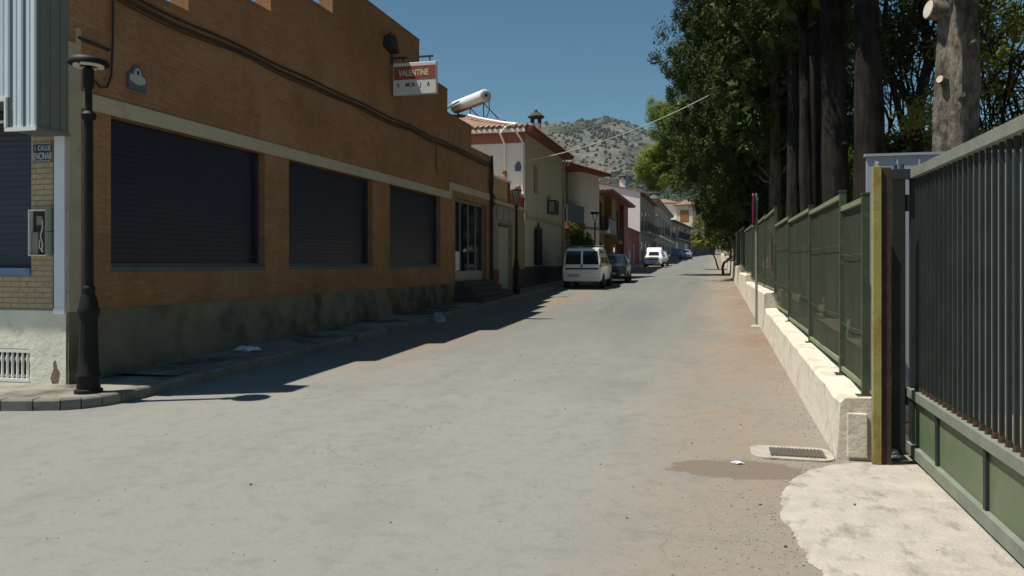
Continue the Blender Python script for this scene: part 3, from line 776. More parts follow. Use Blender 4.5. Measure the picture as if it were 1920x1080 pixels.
# hanging sign
HS = thing('hanging_sign', 'red and white shop sign hanging from a bracket on the brick gable', 'sign', (BX, 18.55, 5.8))
mb = MB(); mb.box(BX + .07, -6.60, 18.50, 18.62, 5.83, 6.62); mb.build('sign_box', 'sign_white', HS, bevel=.012)
mb = MB(); mb.box(BX + .09, -6.62, 18.494, 18.502, 6.20, 6.53); mb.build('red_band', 'sign_red', HS)
mb = MB(); mb.box(BX, -6.7, 18.54, 18.58, 6.74, 6.78); mb.box(BX, BX + .03, 18.5, 18.62, 6.6, 6.86); mb.box(-7.5, -7.47, 18.55, 18.57, 6.62, 6.74); mb.box(-6.8, -6.77, 18.55, 18.57, 6.62, 6.74)
mb.build('bracket', 'dark_gray', HS)
TS = lambda x, y, z: Matrix.Translation((x, y, z)) @ Matrix.Rotation(R(90), 4, 'X')
text('brand_lettering', 'VALENTINE', 'sign_cream', .21, TS(-7.58, 18.493, 6.29), HS, .002, .72)
for tx, xx in (('R', -7.62), ('MOR', -7.4), ('J', -7.02), ('A', -6.84)):
    text('lettering', tx, 'sign_letter', .145, TS(xx, 18.499, 6.02), HS, .002, .8)
# ceramic crest plaque
CP = thing('ceramic_plaque', 'small grey and white ceramic crest plaque on the brick wall', 'plaque', (BX, 9.5, 4.1))
outl = [(9.31, 4.06), (9.67, 4.06), (9.67, 4.26), (9.63, 4.29), (9.6, 4.29), (9.57, 4.36), (9.52, 4.4), (9.46, 4.4), (9.41, 4.36), (9.38, 4.29), (9.34, 4.29), (9.31, 4.26)]
mb = MB(); mb.prism(outl, Sx, .002, .035); mb.build('tile_base', 'crest_blue', CP)
mb = MB(); mb.prism([(9.33, 4.18), (9.45, 4.14), (9.55, 4.14), (9.65, 4.18), (9.64, 4.25), (9.57, 4.27), (9.54, 4.34), (9.49, 4.37), (9.44, 4.34), (9.41, 4.27), (9.34, 4.25)], Sx, .0352, .04); mb.build('crest', 'crest_white', CP)
mb = MB(); mb.prism([(9.49 + .022 * math.cos(t * .5236), 4.3 + .03 * math.sin(t * .5236)) for t in range(12)], Sx, .0402, .043); mb.build('crest_mark', 'sign_letter', CP)
# street name plaque
SP = thing('street_plaque', 'dark blue street name plaque reading CALLE ENCINAR beside the metal box', 'plaque', F(.39, 3.05, 0))
mb = MB(); mb.box(.25, .53, .002, .016, 2.935, 3.17, FB); mb.build('plate', 'plaque_blue', SP, bevel=.005)
mb = MB()
for a in ((.255, .525, 3.157, 3.163), (.255, .525, 2.942, 2.948)): mb.box(a[0], a[1], .0162, .0175, a[2], a[3], FB)
for a in ((.255, .261), (.519, .525)): mb.box(a[0], a[1], .0162, .0175, 2.9485, 3.1565, FB)
mb.build('border', 'plaque_white', SP)
TF = lambda u, v, d: Matrix.Translation(F(u, v, d)) @ Matrix.Rotation(AL, 4, 'Z') @ Matrix.Rotation(R(90), 4, 'X')
text('lettering', 'CALLE', 'plaque_white', .088, TF(.445, 3.075, .0165), SP, .001, .72)
text('lettering', 'ENCINAR', 'plaque_white', .118, TF(.515, 2.965, .0165), SP, .001, .56)
mb = MB(); mb.prism([(.485 + .018 * math.cos(t * .7854), 3.095 + .03 * math.sin(t * .7854)) for t in range(8)], F, .0165, .019); mb.prism([(.475, 3.12), (.495, 3.12), (.5, 3.145), (.485, 3.135), (.47, 3.145)], F, .0165, .019)
mb.build('emblem', 'pinkred', SP)
# electricity meter box
MBX = thing('meter_box', 'open olive grey utility box with loose wires on the corner brickwork', 'meter box', F(.38, 2.0, 0))
mb = MB()
mb.box(.28, .53, .001, .006, 1.76, 2.32, FB); mb.build('back_plate', 'meter_dark', MBX)
mb = MB()
for a in ((.525, .54, 1.75, 2.33), (.275, .285, 1.75, 2.33)): mb.box(a[0], a[1], .001, .07, a[2], a[3], FB)
for a in ((1.75, 1.765), (2.315, 2.33)): mb.box(.286, .524, .001, .07, a[0], a[1], FB)
mb.build('frame', 'trim_white', MBX)
mb = MB(); mb.box(.42, .52, .0065, .04, 1.77, 2.05, FB); mb.box(.37, .45, .0065, .03, 2.14, 2.25, FB); mb.build('fuse_holder', 'meter', MBX)
mb = MB(); c0 = F(.25, 0, .04); mb.tube([(c0[0], c0[1], 1.77), (c0[0], c0[1], 2.05)], .05, 12); mb.tube([(c0[0], c0[1], 2.06), (c0[0], c0[1], 2.35)], .047, 12); mb.build('tube', 'meter', MBX, smooth=50)
mb = MB(); mb.tube([F(.36, 2.2, .03), F(.34, 2.1, .05), F(.36, 2.0, .06), F(.33, 1.9, .06), F(.35, 1.8, .05)], .008, 6); mb.tube([F(.4, 1.95, .03), F(.38, 1.86, .06), F(.33, 1.8, .05)], .008, 6); mb.build('wire', 'trim_white', MBX)
mb = MB(); mb.tube([F(.2, 3.2, .02), F(.195, 2.7, .02), F(.2, 2.3, .02), F(.19, 2.0, .02), F(.2, 1.1, .02)], .011, 6); mb.build('dark_cable', 'cable', MBX)

# ------------------------------------------------------------------ street lamps
flute = lambda th, z: 1 + (.06 * math.cos(10 * th) if .25 < z < .88 else 0)
def lamp(kind, name, label, loc):
    t = thing(name, label, 'street lamp', (0, 0, 0), 'black cast iron street lamps')
    mb = MB(); mb.lathe([(r_ * .76, z_) for r_, z_ in [(.2, -.02), (.2, .03), (.165, .04), (.165, .16), (.175, .17), (.175, .2), (.15, .23), (.13, .5), (.12, .82), (.125, .86), (.155, .9), (.16, .95), (.14, .99), (.125, 1.06), (.1, 1.12), (.085, 1.16), (.095, 1.18), (.095, 1.21), (.075, 1.23)]], 24, mod=flute)
    mb.build('base', 'black_iron', t, smooth=40)
    if kind == 'disc':
        mb = MB(); mb.lathe([(.055, 1.22), (.05, 2.4), (.048, 3.15), (.075, 3.17), (.085, 3.22), (.07, 3.24), (.04, 3.26), (.038, 3.5), (.038, 3.52), (.058, 3.53), (.058, 3.75), (.03, 3.77)], 16); mb.build('pole', 'black_iron', t, smooth=40)
        mb = MB(); mb.lathe([(.05, 3.83), (.15, 3.80), (.2, 3.79), (.222, 3.80), (.222, 3.83), (.19, 3.87), (.1, 3.89), (.01, 3.9)], 32); hd = mb.build('lamp_head', 'black_iron', t, smooth=40)
        mb = MB()
        for s0 in (0, 1):
            pl = [(r_ * math.cos(a), r_ * math.sin(a)) for r_, rng in ((.165, range(0, 11)), (.1, range(10, -1, -1))) for a in [R(s0 * 180 - 80 + q * 16) for q in rng]]
            mb.prism(pl, lambda u, v, d: (u, v, d), 3.772, 3.793)
        mb.build('lens', 'lamp_lens', hd)
        mb = MB(); mb.lathe([(.03, 3.76), (.03, 3.84)], 10); mb.build('stem', 'black_iron', hd)
    else:
        mb = MB(); mb.lathe([(.055, 1.22), (.045, 2.4), (.042, 3.1), (.06, 3.12), (.06, 3.2), (.03, 3.22)], 16); mb.build('pole', 'black_iron', t, smooth=40)
        mb = MB()
        for a in range(4):
            th = R(45 + 90 * a); mb.tube([(.04 * math.cos(th), .04 * math.sin(th), 3.2), (.21 * math.cos(th), .21 * math.sin(th), 3.72)], .012, 6)
        mb.lathe([(.09, 3.19), (.05, 3.2)], 12)
        hd = mb.build('lamp_head', 'black_iron', t)
        if kind == 'lantern':
            mb = MB(); q = []
            for z, r_ in ((3.22, .05), (3.71, .195)): q.append([(r_ * math.cos(R(45 + 90 * a)), r_ * math.sin(R(45 + 90 * a)), z) for a in range(4)])
            for a in range(4): mb.poly([q[0][a], q[0][(a + 1) % 4], q[1][(a + 1) % 4], q[1][a]])
            mb.build('pane', MT['lamp_pane'], hd)
            mb = MB(); mb.lathe([(.22, 3.715), (.22, 3.74), (.1, 3.79), (.03, 3.82), (.005, 3.84)], 4); mb.build('cap', 'black_iron', hd)
        else:
            mb = MB(); mb.lathe([(.27, 3.72), (.28, 3.75), (.28, 3.82), (.2, 3.86), (.02, 3.87)], 24); mb.build('cap', 'dark_gray', hd, smooth=40)
    t.location = loc; return t
m, nt, b = new_mat('lantern pane'); b.inputs['Base Color'].default_value = (.5, .48, .38, 1); b.inputs['Roughness'].default_value = .3; b.inputs['Transmission Weight'].default_value = .6
MT['lamp_pane'] = m
lamp('disc', 'street_lamp', 'black iron street lamp with flat disc head on the near pavement corner', (-7.05, 7.8, zr(7.8) + PH))
lamp('lantern', 'street_lamp', 'black iron street lamp with tapered lantern before the pale garage door', (-6.93, 28.0, zr(28) + PH))
lamp('tee', 'street_lamp', 'black street lamp with flat tee shaped head rising behind the white van', (-6.8, 46.6, zr(46.6) + PH - .1))

# ------------------------------------------------------------------ houses along the left side
def house(name, label, loc, rz=0):
    t = thing(name, label, 'house', (0, 0, 0)); t['_loc'] = list(loc); t['_rz'] = rz; return t
def settle(t):
    t.location = t['_loc']; t.rotation_euler = (0, 0, t['_rz']); del t['_loc']; del t['_rz']
def part(parent, name, mat, *boxes, bevel=0):
    mb = MB()
    for b_ in boxes: mb.box(*b_)
    return mb.build(name, mat, parent, bevel=bevel)
def window(t, y, z, w, h, frame='dark_gray', x=0, sill=True, shutter=None):
    fr = part(t, 'window', frame, (x - .05, x + .025, y, y + .06, z, z + h), (x - .05, x + .025, y + w - .06, y + w, z, z + h), (x - .05, x + .025, y + .0605, y + w - .0605, z, z + .06), (x - .05, x + .025, y + .0605, y + w - .0605, z + h - .06, z + h))
    part(fr, 'pane', shutter or 'glass', (x - .04, x + .008, y + .061, y + w - .061, z + .061, z + h - .061))
    if sill: part(fr, 'sill', 'sill', (x, x + .07, y - .06, y + w + .06, z - .06, z - .001))
    return fr
def balcony(t, y0, y1, z, out=.8, x=0, slab='wh_gray', rail='dark_gray', h=1.0):
    s_ = part(t, 'balcony', slab, (x + .003, x + out, y0, y1, z - .18, z))
    mb = MB()
    mb.box(x + out - .06, x + out - .02, y0 + .02, y1 - .02, z + h - .04, z + h); mb.box(x + out - .06, x + out - .02, y0 + .02, y1 - .02, z + .08, z + .11)
    y = y0 + .03
    while y < y1 - .03: mb.box(x + out - .05, x + out - .03, y, y + .02, z + .11, z + h - .04); y += .13
    for yy in (y0 + .02, y1 - .05):
        mb.box(x + .01, x + out - .061, yy, yy + .03, z + h - .04, z + h); k = x + .1
        while k < x + out - .08: mb.box(k, k + .02, yy + .005, yy + .025, z + .0, z + h - .041); k += .13
    mb.build('railing', rail, s_)
def hip_roof(t, x0, x1, y0, y1, z, h, mat='tile', th=.14, ridge='x', soff='soffit', inset=None):
    """hip roof; ridge runs along x or y"""
    w = (y1 - y0) / 2 if ridge == 'x' else (x1 - x0) / 2
    i = inset if inset is not None else w
    if ridge == 'x':
        ym = (y0 + y1) / 2; a, b_ = (x0 + i, ym, z + h), (x1 - i, ym, z + h)
    else:
        xm = (x0 + x1) / 2; a, b_ = (xm, y0 + i, z + h), (xm, y1 - i, z + h)
    c = [(x0, y0, z), (x1, y0, z), (x1, y1, z), (x0, y1, z)]
    mb = MB(); mb.cur = 0
    if ridge == 'x':
        mb.cur = 1; mb.poly([c[0], c[1], b_, a]); mb.poly([c[2], c[3], a, b_]); mb.cur = 0; mb.poly([c[1], c[2], b_]); mb.poly([c[3], c[0], a])
    else:
        mb.cur = 1; mb.poly([c[0], c[1], a]); mb.poly([c[2], c[3], b_]); mb.cur = 0; mb.poly([c[1], c[2], b_, a]); mb.poly([c[3], c[0], a, b_])
    r_ = mb.build('roof', ['tile', 'tile_x'][::-1], t)
    # lumpy eave tiles
    ev = MB(); n = int((y1 - y0) / .24)
    for k in range(n):
        yy = y0 + (k + .5) * (y1 - y0) / n
        ev.tube([(x1 + .05, yy, z + .005), (x1 - .35, yy, z + .02 + .4 * h / max(w, .1))], .075, 6)
    n = int((x1 - x0) / .24)
    for k in range(n):
        xx = x0 + (k + .5) * (x1 - x0) / n
        ev.tube([(xx, y0 - .05, z + .005), (xx, y0 + .35, z + .02 + .4 * h / max(w, .1))], .075, 6)
    hp = [(c[1], b_), (c[0], a), (a, b_)]
    for p, q in hp:
        if (Vector(q) - Vector(p)).length > .1: ev.tube([Vector(p).lerp(Vector(q), k / 12) for k in range(13)], .09, 6, jitter=.15)
    ev.build('tile_edge', 'tile', r_, weld=False)
    part(r_, 'soffit', soff, (x0 + .01, x1 - .01, y0 + .01, y1 - .01, z - th, z - .012))
    return r_
def chimney(t, x, y, z0, z1, w=.45, mat='wh', cap='tile'):
    ch = part(t, 'chimney', mat, (x - w / 2, x + w / 2, y - w / 2, y + w / 2, z0, z1))
    mb = MB(); q = w / 2
    for sx in (-1, 1):
        for sy in (-1, 1): mb.box(x + sx * q - .05 * (sx + 1), x + sx * q + .05 * (1 - sx), y + sy * q - .05 * (sy + 1), y + sy * q + .05 * (1 - sy), z1 + .001, z1 + .28)
    mb.box(x - w * .62, x + w * .62, y - w * .62, y + w * .62, z1 + .2805, z1 + .32)
    mb.lathe([(w * .95, z1 + .3205), (w * .95, z1 + .36), (w * .45, z1 + .56), (w * .2, z1 + .6), (w * .2, z1 + .68), (.01, z1 + .72)], 8, (x, y, 0))
    mb.build('hood', 'base_gray', ch)
    return ch
def antenna(t, x, y, z, h=1.6):
    mb = MB(); mb.tube([(x, y, z), (x, y, z + h)], .02, 6); mb.tube([(x - .5, y, z + h * .9), (x + .5, y, z + h * .9)], .015, 5)
    for k in range(6): mb.tube([(x - .45 + k * .18, y - .25, z + h * .9), (x - .45 + k * .18, y + .25, z + h * .9)], .01, 4)
    mb.build('antenna', 'pole_gray', t)

# garage annex between the brick building and the first house (local: y=0 at Y=27.77)
GA = house('garage_annex', 'low tan garage with pale door and ochre roof terrace parapet', (BX, 27.77, zr(28)))
g = zr(28)
mb = MB(); mb.cells([0, .95, 3.0, 5.15], [-.4, 2.75, 3.42], lambda u, v: not (.95 < u < 3.0 and v < 2.75), lambda u, v, d: (d, u, v), -.3, 0); mb.box(-6, -.301, 0, 5.1, -.4, 3.4)
mb.build('wall', 'tan_garage', GA)
dk = MB()
for k in range(9): dk.box(-.2, -.14, .953, 2.997, .02 + k * .303, .02 + k * .303 + .296)
dk.build('garage_door', 'garage_door', GA)
part(GA, 'dark_base', 'redbrown', (.002, .03, .3, .93, -.3, 1.0)); part(GA, 'grey_base', 'base_gray', (.002, .03, 3.05, 5.1, -.3, 1.0))
part(GA, 'panel_frame', 'wh_gray', (.002, .04, .7, 1.5, 2.86, 3.34), (.002, .04, 1.6, 2.4, 2.86, 3.34), (.002, .04, 2.5, 3.2, 2.86, 3.34))
part(GA, 'door_bar', 'black_plastic', (.002, .05, .9, 2.2, 2.62, 2.68))
part(GA, 'cornice', 'cream', (-.3, .14, .0, 5.14, 3.425, 3.54))
part(GA, 'terrace_parapet', 'ochre_wall', (-.2, 0, .05, 2.3, 3.545, 4.33)); part(GA, 'terrace_pillar', 'redbrown', (-.24, .03, 2.31, 2.6, 3.545, 4.36)); part(GA, 'terrace_pillar', 'redbrown', (-.24, .03, 4.75, 5.05, 3.545, 4.0))
part(GA, 'coping', 'wh', (-.3, .07, .05, 2.65, 4.365, 4.44), (-.3, .07, 2.66, 5.1, 4.05, 4.12))
mb = MB(); y = 2.75
while y < 4.7: mb.lathe([(.05, 3.56), (.075, 3.7), (.04, 3.85), (.05, 4.04)], 8, (-.1, y, 0)); y += .22
mb.box(-.16, -.04, 2.61, 4.74, 3.985, 4.045)
mb.build('balustrade', 'pinkred', GA, smooth=50)
settle(GA)
for k, (yy, zz, lab) in enumerate(((30.05, zr(28) + 4.44, 'dark topped terracotta urn on the taller terrace parapet'), (32.3, zr(28) + 4.12, 'small pink terracotta urn on the lower terrace balustrade'))):
    t = thing('garden_urn', lab, 'urn', (BX - .12, yy, zz), 'urns on the terrace')
    mb = MB(); mb.lathe([(.08, zz + .001), (.05, zz + .03), (.04, zz + .06), (.11, zz + .13), (.13, zz + .2), (.1, zz + .26), (.12, zz + .28)], 14, (BX - .12, yy, 0)); mb.build('bowl', 'urn', t, smooth=50)
    mb = MB(); mb.lathe([(.09, zz + .281), (.1, zz + .33), (.06, zz + .4 - k * .03), (.01, zz + .42 - k * .03)], 10, (BX - .12, yy, 0)); mb.build('plant', 'leaf_grove' if k == 0 else 'urn', t, smooth=50)

# two storey beige house with hip roof
H1 = house('corner_house', 'two storey beige house with white gable side, tiled hip roof and hooded chimney', (BX, 33.0, zr(33)))
L1 = 8.75
mb = MB(); mb.cells([0, 1.75, 2.6, 3.4, L1], [-.6, 1.1, 2.65, 4.3, 5.55, 6.75], lambda u, v: not ((1.75 < u < 3.4 and 1.1 < v < 2.65) or (1.75 < u < 2.6 and 4.3 < v < 5.55)), lambda u, v, d: (d, u, v), -.3, 0)
mb.box(-.299, -9.6, L1 - .3, L1, -.6, 6.75); mb.box(-9.9, -9.6, 0, L1, -.6, 6.75)
mb.build('wall', 'beige', H1)
part(H1, 'gable_wall', 'wh', (-9.6, -.302, .0, .3, -.6, 6.6), (-.3015, -.0, -.012, -.001, 2.8, 6.6))
part(H1, 'dado', 'base_gray', (.002, .03, .0, L1, -.5, 1.0))
part(H1, 'floor_band', 'cream_dim', (.002, .06, .0, L1, 3.05, 3.2))
part(H1, 'fascia', 'pinkred', (-9.6, .02, -.03, -.0125, 6.25, 6.74)); part(H1, 'gutter', 'wh', (-9.6, .12, -.5, -.36, 6.66, 6.80))
w = part(H1, 'window', 'dark_gray', (-.28, -.22, 1.75, 2.6, 4.3, 5.55)); part(w, 'shutter', 'soffit', (-.219, -.16, 1.755, 2.595, 4.305, 5.545))
w = part(H1, 'window', 'black_plastic', (-.28, -.22, 1.75, 3.4, 1.1, 2.65))
mb = MB(); y = 1.8
while y < 3.4: mb.box(.02, .04, y, y + .02, 1.05, 2.75); y += .14
for zz in (1.05, 1.9, 2.72): mb.box(.041, .055, 1.75, 3.42, zz, zz + .03)
mb.prism([(2.2, 2.75), (2.95, 2.75), (2.6, 3.02)], lambda u, v, d: (d, u, v), .02, .04)
mb.build('grille', 'black_iron', w)
hip_roof(H1, -10.4, .5, -.5, L1 + .5, 6.82, 1.55)
chimney(H1, -.85, 6.0, 6.6, 8.1, .46)
mb = MB(); mb.tube([(.16, L1 - .2, 6.75), (.1, L1 - .2, 6.4), (.09, L1 - .2, 5.0), (.13, L1 - .15, 4.3), (.08, L1 - .2, 4.0), (.08, L1 - .2, .2)], .055, 8); mb.build('downpipe', 'cream', H1, smooth=50)
mb = MB(); mb.tube([(-.7, -.55, 6.86), (-.95, -.5, 6.6), (-.86, -.12, 6.2), (-.84, -.08, 2.8)], .05, 8); mb.build('downpipe', 'wh', H1, smooth=50)
mb = MB(); mb.tube([(-.3, -.42, 6.7), (-.08, -.12, 6.3), (-.06, -.08, 2.8)], .045, 8); mb.build('downpipe', 'wh', H1, smooth=50)

mb = MB(); mb.tube([(-.7, -.56, 6.88), (-.3, -.2, 7.02), (-1.2, .8, 7.3), (-2.6, 1.9, 7.75), (-3.4, 2.9, 8.1)], .05, 8); mb.build('roof_pipe', 'wh', H1, smooth=50)
mb = MB(); mb.prism([(-.42, 5.05), (-.18, 5.05), (-.14, 5.25), (-.2, 5.4), (-.28, 5.48), (-.36, 5.4), (-.44, 5.25)], lambda u, v, d: (u, d, v), -.045, -.002); mb.build('house_tile', 'crest_blue', H1)
settle(H1)
# air conditioner on the street side
AC = thing('air_conditioner', 'grey air conditioner box on the beige house wall', 'air conditioner', (BX, 38.2, 4.1))
mb = MB(); mb.box(BX + .06, BX + .42, 37.6, 38.5, 4.08, 4.72); mb.build('casing', 'dark_gray', AC, bevel=.015)
mb = MB(); mb.lathe([(.02, 0), (.24, 0), (.25, .02), (.22, .025), (.03, .03)], 20, (BX + .421, 38.05, 4.4), 'x'); mb.build('fan_grille', 'black_plastic', AC)
part_ = [MB().box(BX + .002, BX + .4, yy, yy + .05, 4.03, 4.078).build('bracket', 'wh_gray', AC) for yy in (37.65, 38.4)]; MB().box(BX + .1, BX + .36, 37.585, 37.598, 4.15, 4.65).build('side_grille', 'wh_gray', AC)
# solar water heater on the roof
SH = thing('solar_water_heater', 'white solar water tank on a tilted frame above the tiled roof', 'solar heater', (-11.3, 36.5, 8.6))
A, B_ = Vector((-10.25, 35.5, 9.42)), Vector((-12.4, 37.6, 9.38)); ax = (B_ - A).normalized()
mb = MB(); mb.tube([A - ax * .04, A, A + ax * .03, B_ - ax * .03, B_], [.2, .29, .31, .31, .27], 20); tk = mb.build('tank', 'solar_white', SH, smooth=40)
mb = MB()
for i in range(10):
    q = []
    for th in (lerp(-1.9, .5, i / 10), lerp(-1.9, .5, (i + 1) / 10)):
        d_ = (Vector((0, 0, -1)) * math.cos(th) + Vector((-ax.y, ax.x, 0)) * math.sin(th) * (1 if ax.x > 0 else 1)) * .318
        q.append(d_)
    mb.poly([A + ax * .04 + q[0], A + ax * .04 + q[1], B_ - ax * .04 + q[1], B_ - ax * .04 + q[0]])
mb.build('lower_shell', 'tank_under', tk)  # lower side of the tank in a darker tan
mb = MB(); mb.tube([A - ax * .07, A - ax * .041], .08, 12); mb.build('end_valve', 'black_plastic', tk)
pn = Vector((ax.y, -ax.x, 0)); pn = pn if pn.y < 0 else -pn     # towards the sunny side
mb = MB()
for q0, q1, zz in ((0, 0, 0),):
    a0, a1 = A + ax * 1.9 + Vector((0, 0, .1)) + pn * .36, B_ + Vector((0, 0, .1)) + pn * .36 + ax * .6
    b0, b1 = a0 + pn * 1.5 + ax * .6 - Vector((0, 0, .95)), a1 + pn * 1.5 + ax * .6 - Vector((0, 0, .95))
    dn = Vector((0, 0, -.08))
    P = [a0, a1, b1, b0]; Q = [p + dn for p in P]
    mb.poly(P); mb.poly(Q[::-1])
    for k in range(4): mb.poly([P[k], Q[k], Q[(k + 1) % 4], P[(k + 1) % 4]])
mb.build('collector_panel', 'alu', SH)
mb = MB()
for p in (A + ax * .2, A + ax * 1.5, B_ - ax * .2):
    mb.tube([p - Vector((0, 0, .25)), Vector((p.x, p.y, 8.2))], .025, 6); mb.tube([p - Vector((0, 0, .3)), Vector((p.x, p.y, 8.3)) - pn * 1.0], .025, 6); mb.tube([p + pn * .3 - Vector((0, 0, 1.05)), p - pn * 1.2 - Vector((0, 0, 1.0))], .025, 6)
mb.tube([A + ax * .1 - Vector((0, 0, .95)), B_ - Vector((0, 0, .95))], .025, 6); mb.tube([A - ax * .02, A - ax * .3 - Vector((0, 0, .2)), A - ax * .35 - Vector((0, 0, .7)), A - ax * .05 - Vector((0, 0, 1.05))], .022, 6)
mb.build('frame', 'dark_gray', SH)

# house with rounded white bay and blue balcony
H2 = house('bay_house', 'two storey white house with rounded bay and blue grey balcony panel', (-8.2, 44.0, zr(44)), R(-13))
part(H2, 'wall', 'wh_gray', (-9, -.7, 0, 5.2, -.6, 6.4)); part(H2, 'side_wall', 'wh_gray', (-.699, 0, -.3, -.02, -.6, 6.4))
bay = [(-.7, 2.3), (-.35, 2.3), (-.1, 2.38), (.06, 2.6), (.12, 3.0), (.14, 3.6), (.14, 5.2), (-.7, 5.2)]
mb = MB(); mb.prism(bay, lambda u, v, d: (u, v, d), -.6, 6.3); mb.build('bay', 'wh', H2, smooth=40)
mb = MB(); mb.prism([(u + (.06 if u > -.6 else 0), v - (.05 if v < 5 else 0)) for u, v in bay], lambda u, v, d: (u, v, d), 2.95, 3.1); mb.build('bay_band', 'wh_gray', H2)
bl = part(H2, 'balcony', 'redbrown', (-.68, .4, -.3, 2.28, 2.85, 3.25)); part(bl, 'balustrade_panel', 'blue_panel', (.3, .36, -.25, 2.2, 3.252, 4.2))
window(H2, .4, 3.3, 1.2, 2.1, x=-.68); window(H2, .4, .2, 1.2, 1.8, x=-.68)
hip_roof(H2, -9.5, .75, -.55, 5.7, 6.42, .8, ridge='x', soff='redbrown')
part(H2, 'letter_box', 'maroon', (.142, .24, 3.7, 4.2, 1.0, 1.6)); antenna(H2, -2.2, 3, 7.0, 1.2)
settle(H2)
# ochre house
H3 = house('ochre_house', 'narrow ochre house with projecting eave and small white balcony', (BX, 54.1, zr(58)))
part(H3, 'wall', 'ochre', (-9, 0, 0, 7.2, -.6, 5.6)); part(H3, 'side_pier', 'ochre', (.001, .5, 4.4, 7.2, -.6, 5.6))
balcony(H3, .3, 4.2, 2.9, .8, slab='wh_gray', h=.95); part(H3, 'balcony_front', 'wh_gray', (.8, .86, .3, 4.2, 2.75, 3.7)); balcony(H3, 4.6, 7.0, 2.3, .5, x=.5, slab='ochre', h=.9)
window(H3, 1.2, 3.0, 1.3, 2.0); window(H3, 5.1, 2.6, 1.2, 2.0, x=.5); window(H3, 1.2, 0, 1.4, 2.2); window(H3, 5.1, .6, 1.2, 1.3, x=.5)
hip_roof(H3, -9.4, 1.1, -.1, 7.4, 5.62, .3, ridge='x')
settle(H3)
# dark red house
H4 = house('red_house', 'tall dark red house with tiled eave between ochre house and white gable', (BX, 61.5, zr(66)))
part(H4, 'wall', 'darkred', (-9, 0, 0, 9.8, -.6, 5.55)); part(H4, 'side_pier', 'redbrown', (.001, .35, 6.5, 9.8, -.6, 5.55))
for y in (1.2, 4.0): window(H4, y, 3.2, 1.2, 1.7); window(H4, y, .4, 1.2, 1.9)
window(H4, 7.4, 3.2, 1.2, 1.7, x=.35); part(H4, 'white_post', 'wh', (.352, .6, 8.8, 9.3, -.4, 1.6))
hip_roof(H4, -9.4, .95, -.0, 10.1, 5.57, .3, ridge='x')
settle(H4)
# low red wall and garage
H5 = house('red_garage', 'low dark red garage wall below the white gable', (BX, 71.6, zr(78)))
part(H5, 'wall', 'darkred', (-6, 0, 0, 15.1, -.6, 3.5)); part(H5, 'cap', 'base_gray', (-.2, .08, 0, 15.1, 3.502, 3.62)); part(H5, 'door', 'redbrown', (.002, .04, 2, 5.5, -.2, 2.4)); part(H5, 'doorway', 'wh_gray', (.002, .04, 7.5, 8.6, -.2, 2.2))
settle(H5)
# tall white house with sunlit gable
H6 = house('gable_house', 'tall white house with large sunlit blank gable wall and balconies', (BX, 86.8, zr(90)))
gp = [(0, -.6), (0, 7.75), (-4.6, 8.75), (-9.5, 7.75), (-9.5, -.6)]
mb = MB(); mb.prism(gp, lambda u, v, d: (u, d, v), 0, .35); mb.build('gable_wall', 'wh', H6)
part(H6, 'wall', 'brown_gray', (-9.5, 0, .351, 22, -.6, 7.55))
mb = MB()
for sx, xa in ((1, .55), (-1, -9.9)):
    P = [(xa, -.15, 7.72), (xa, 22.1, 7.72), (-4.6, 22.1, 8.95), (-4.6, -.15, 8.95)]
    mb.poly(P); mb.poly([(p[0], p[1], p[2] - .12) for p in P][::-1])
    mb.poly([P[0], P[3], (P[3][0], P[3][1], P[3][2] - .12), (P[0][0], P[0][1], P[0][2] - .12)]); mb.poly([P[0], P[1], (P[1][0], P[1][1], P[1][2] - .12), (P[0][0], P[0][1], P[0][2] - .12)])
rf = mb.build('roof', 'tile_x', H6)
for y in (1.4, 6.4, 11.4, 16.4):
    window(H6, y, 3.6, 1.6, 2.5, sill=False); window(H6, y, .2, 1.6, 2.3, sill=False)
for y in (.9, 5.9, 10.9, 15.9): balcony(H6, y, y + 2.6, 3.5, .9, h=1.1)
part(H6, 'pink_pier', 'pinkred', (.002, .3, 19.6, 21.5, -.4, 2.9))
chimney(H6, -2.2, 3, 8.2, 9.4, .6); antenna(H6, -4.2, 1.5, 8.8, 1.8); antenna(H6, -1.4, 14, 7.7, 1.5)
settle(H6)
# white row house with three balcony windows
H7 = house('balcony_house', 'white row house with tall dark windows and iron balconies over a ledge', (BX, 109.1, zr(112)))
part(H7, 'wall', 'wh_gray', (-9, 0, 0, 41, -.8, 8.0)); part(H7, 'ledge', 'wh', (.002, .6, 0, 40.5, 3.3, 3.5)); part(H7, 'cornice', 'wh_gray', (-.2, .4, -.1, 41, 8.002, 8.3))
for y in (1.5, 8.5, 15.5, 23, 31): window(H7, y, 3.6, 3.0, 2.9, sill=False); window(H7, y + .4, .1, 2.6, 2.5, sill=False)
for y in (7.8, 14.8, 30): balcony(H7, y, y + 4.6, 3.7, 1.0, x=.0, h=1.2)
hip_roof(H7, -9.3, .5, -.2, 41.2, 8.31, .7, ridge='y'); chimney(H7, -1.2, 14, 8.4, 9.9, .9)
settle(H7)
# blue footed house where the street bends
H8 = house('blue_foot_house', 'white house with long dark balcony and dark blue painted foot', (-7.9, 150.3, zr(155)), R(-4))
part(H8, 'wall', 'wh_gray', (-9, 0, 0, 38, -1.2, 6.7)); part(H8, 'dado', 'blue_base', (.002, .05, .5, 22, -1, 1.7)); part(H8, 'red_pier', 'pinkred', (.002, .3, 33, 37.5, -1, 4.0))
for y in (3, 13, 23): window(H8, y, 3.9, 4, 2.3, sill=False)
for y in (8, 25): window(H8, y, 0, 4.0, 3.0, sill=False)
balcony(H8, 2, 33, 3.5, 1.3, h=1.4); part(H8, 'sign_panel', 'sign_white', (.01, 1.4, 33.5, 38, 4.2, 5.9))
hip_roof(H8, -9.3, .9, -.3, 38.3, 6.72, .9, ridge='y')
settle(H8)
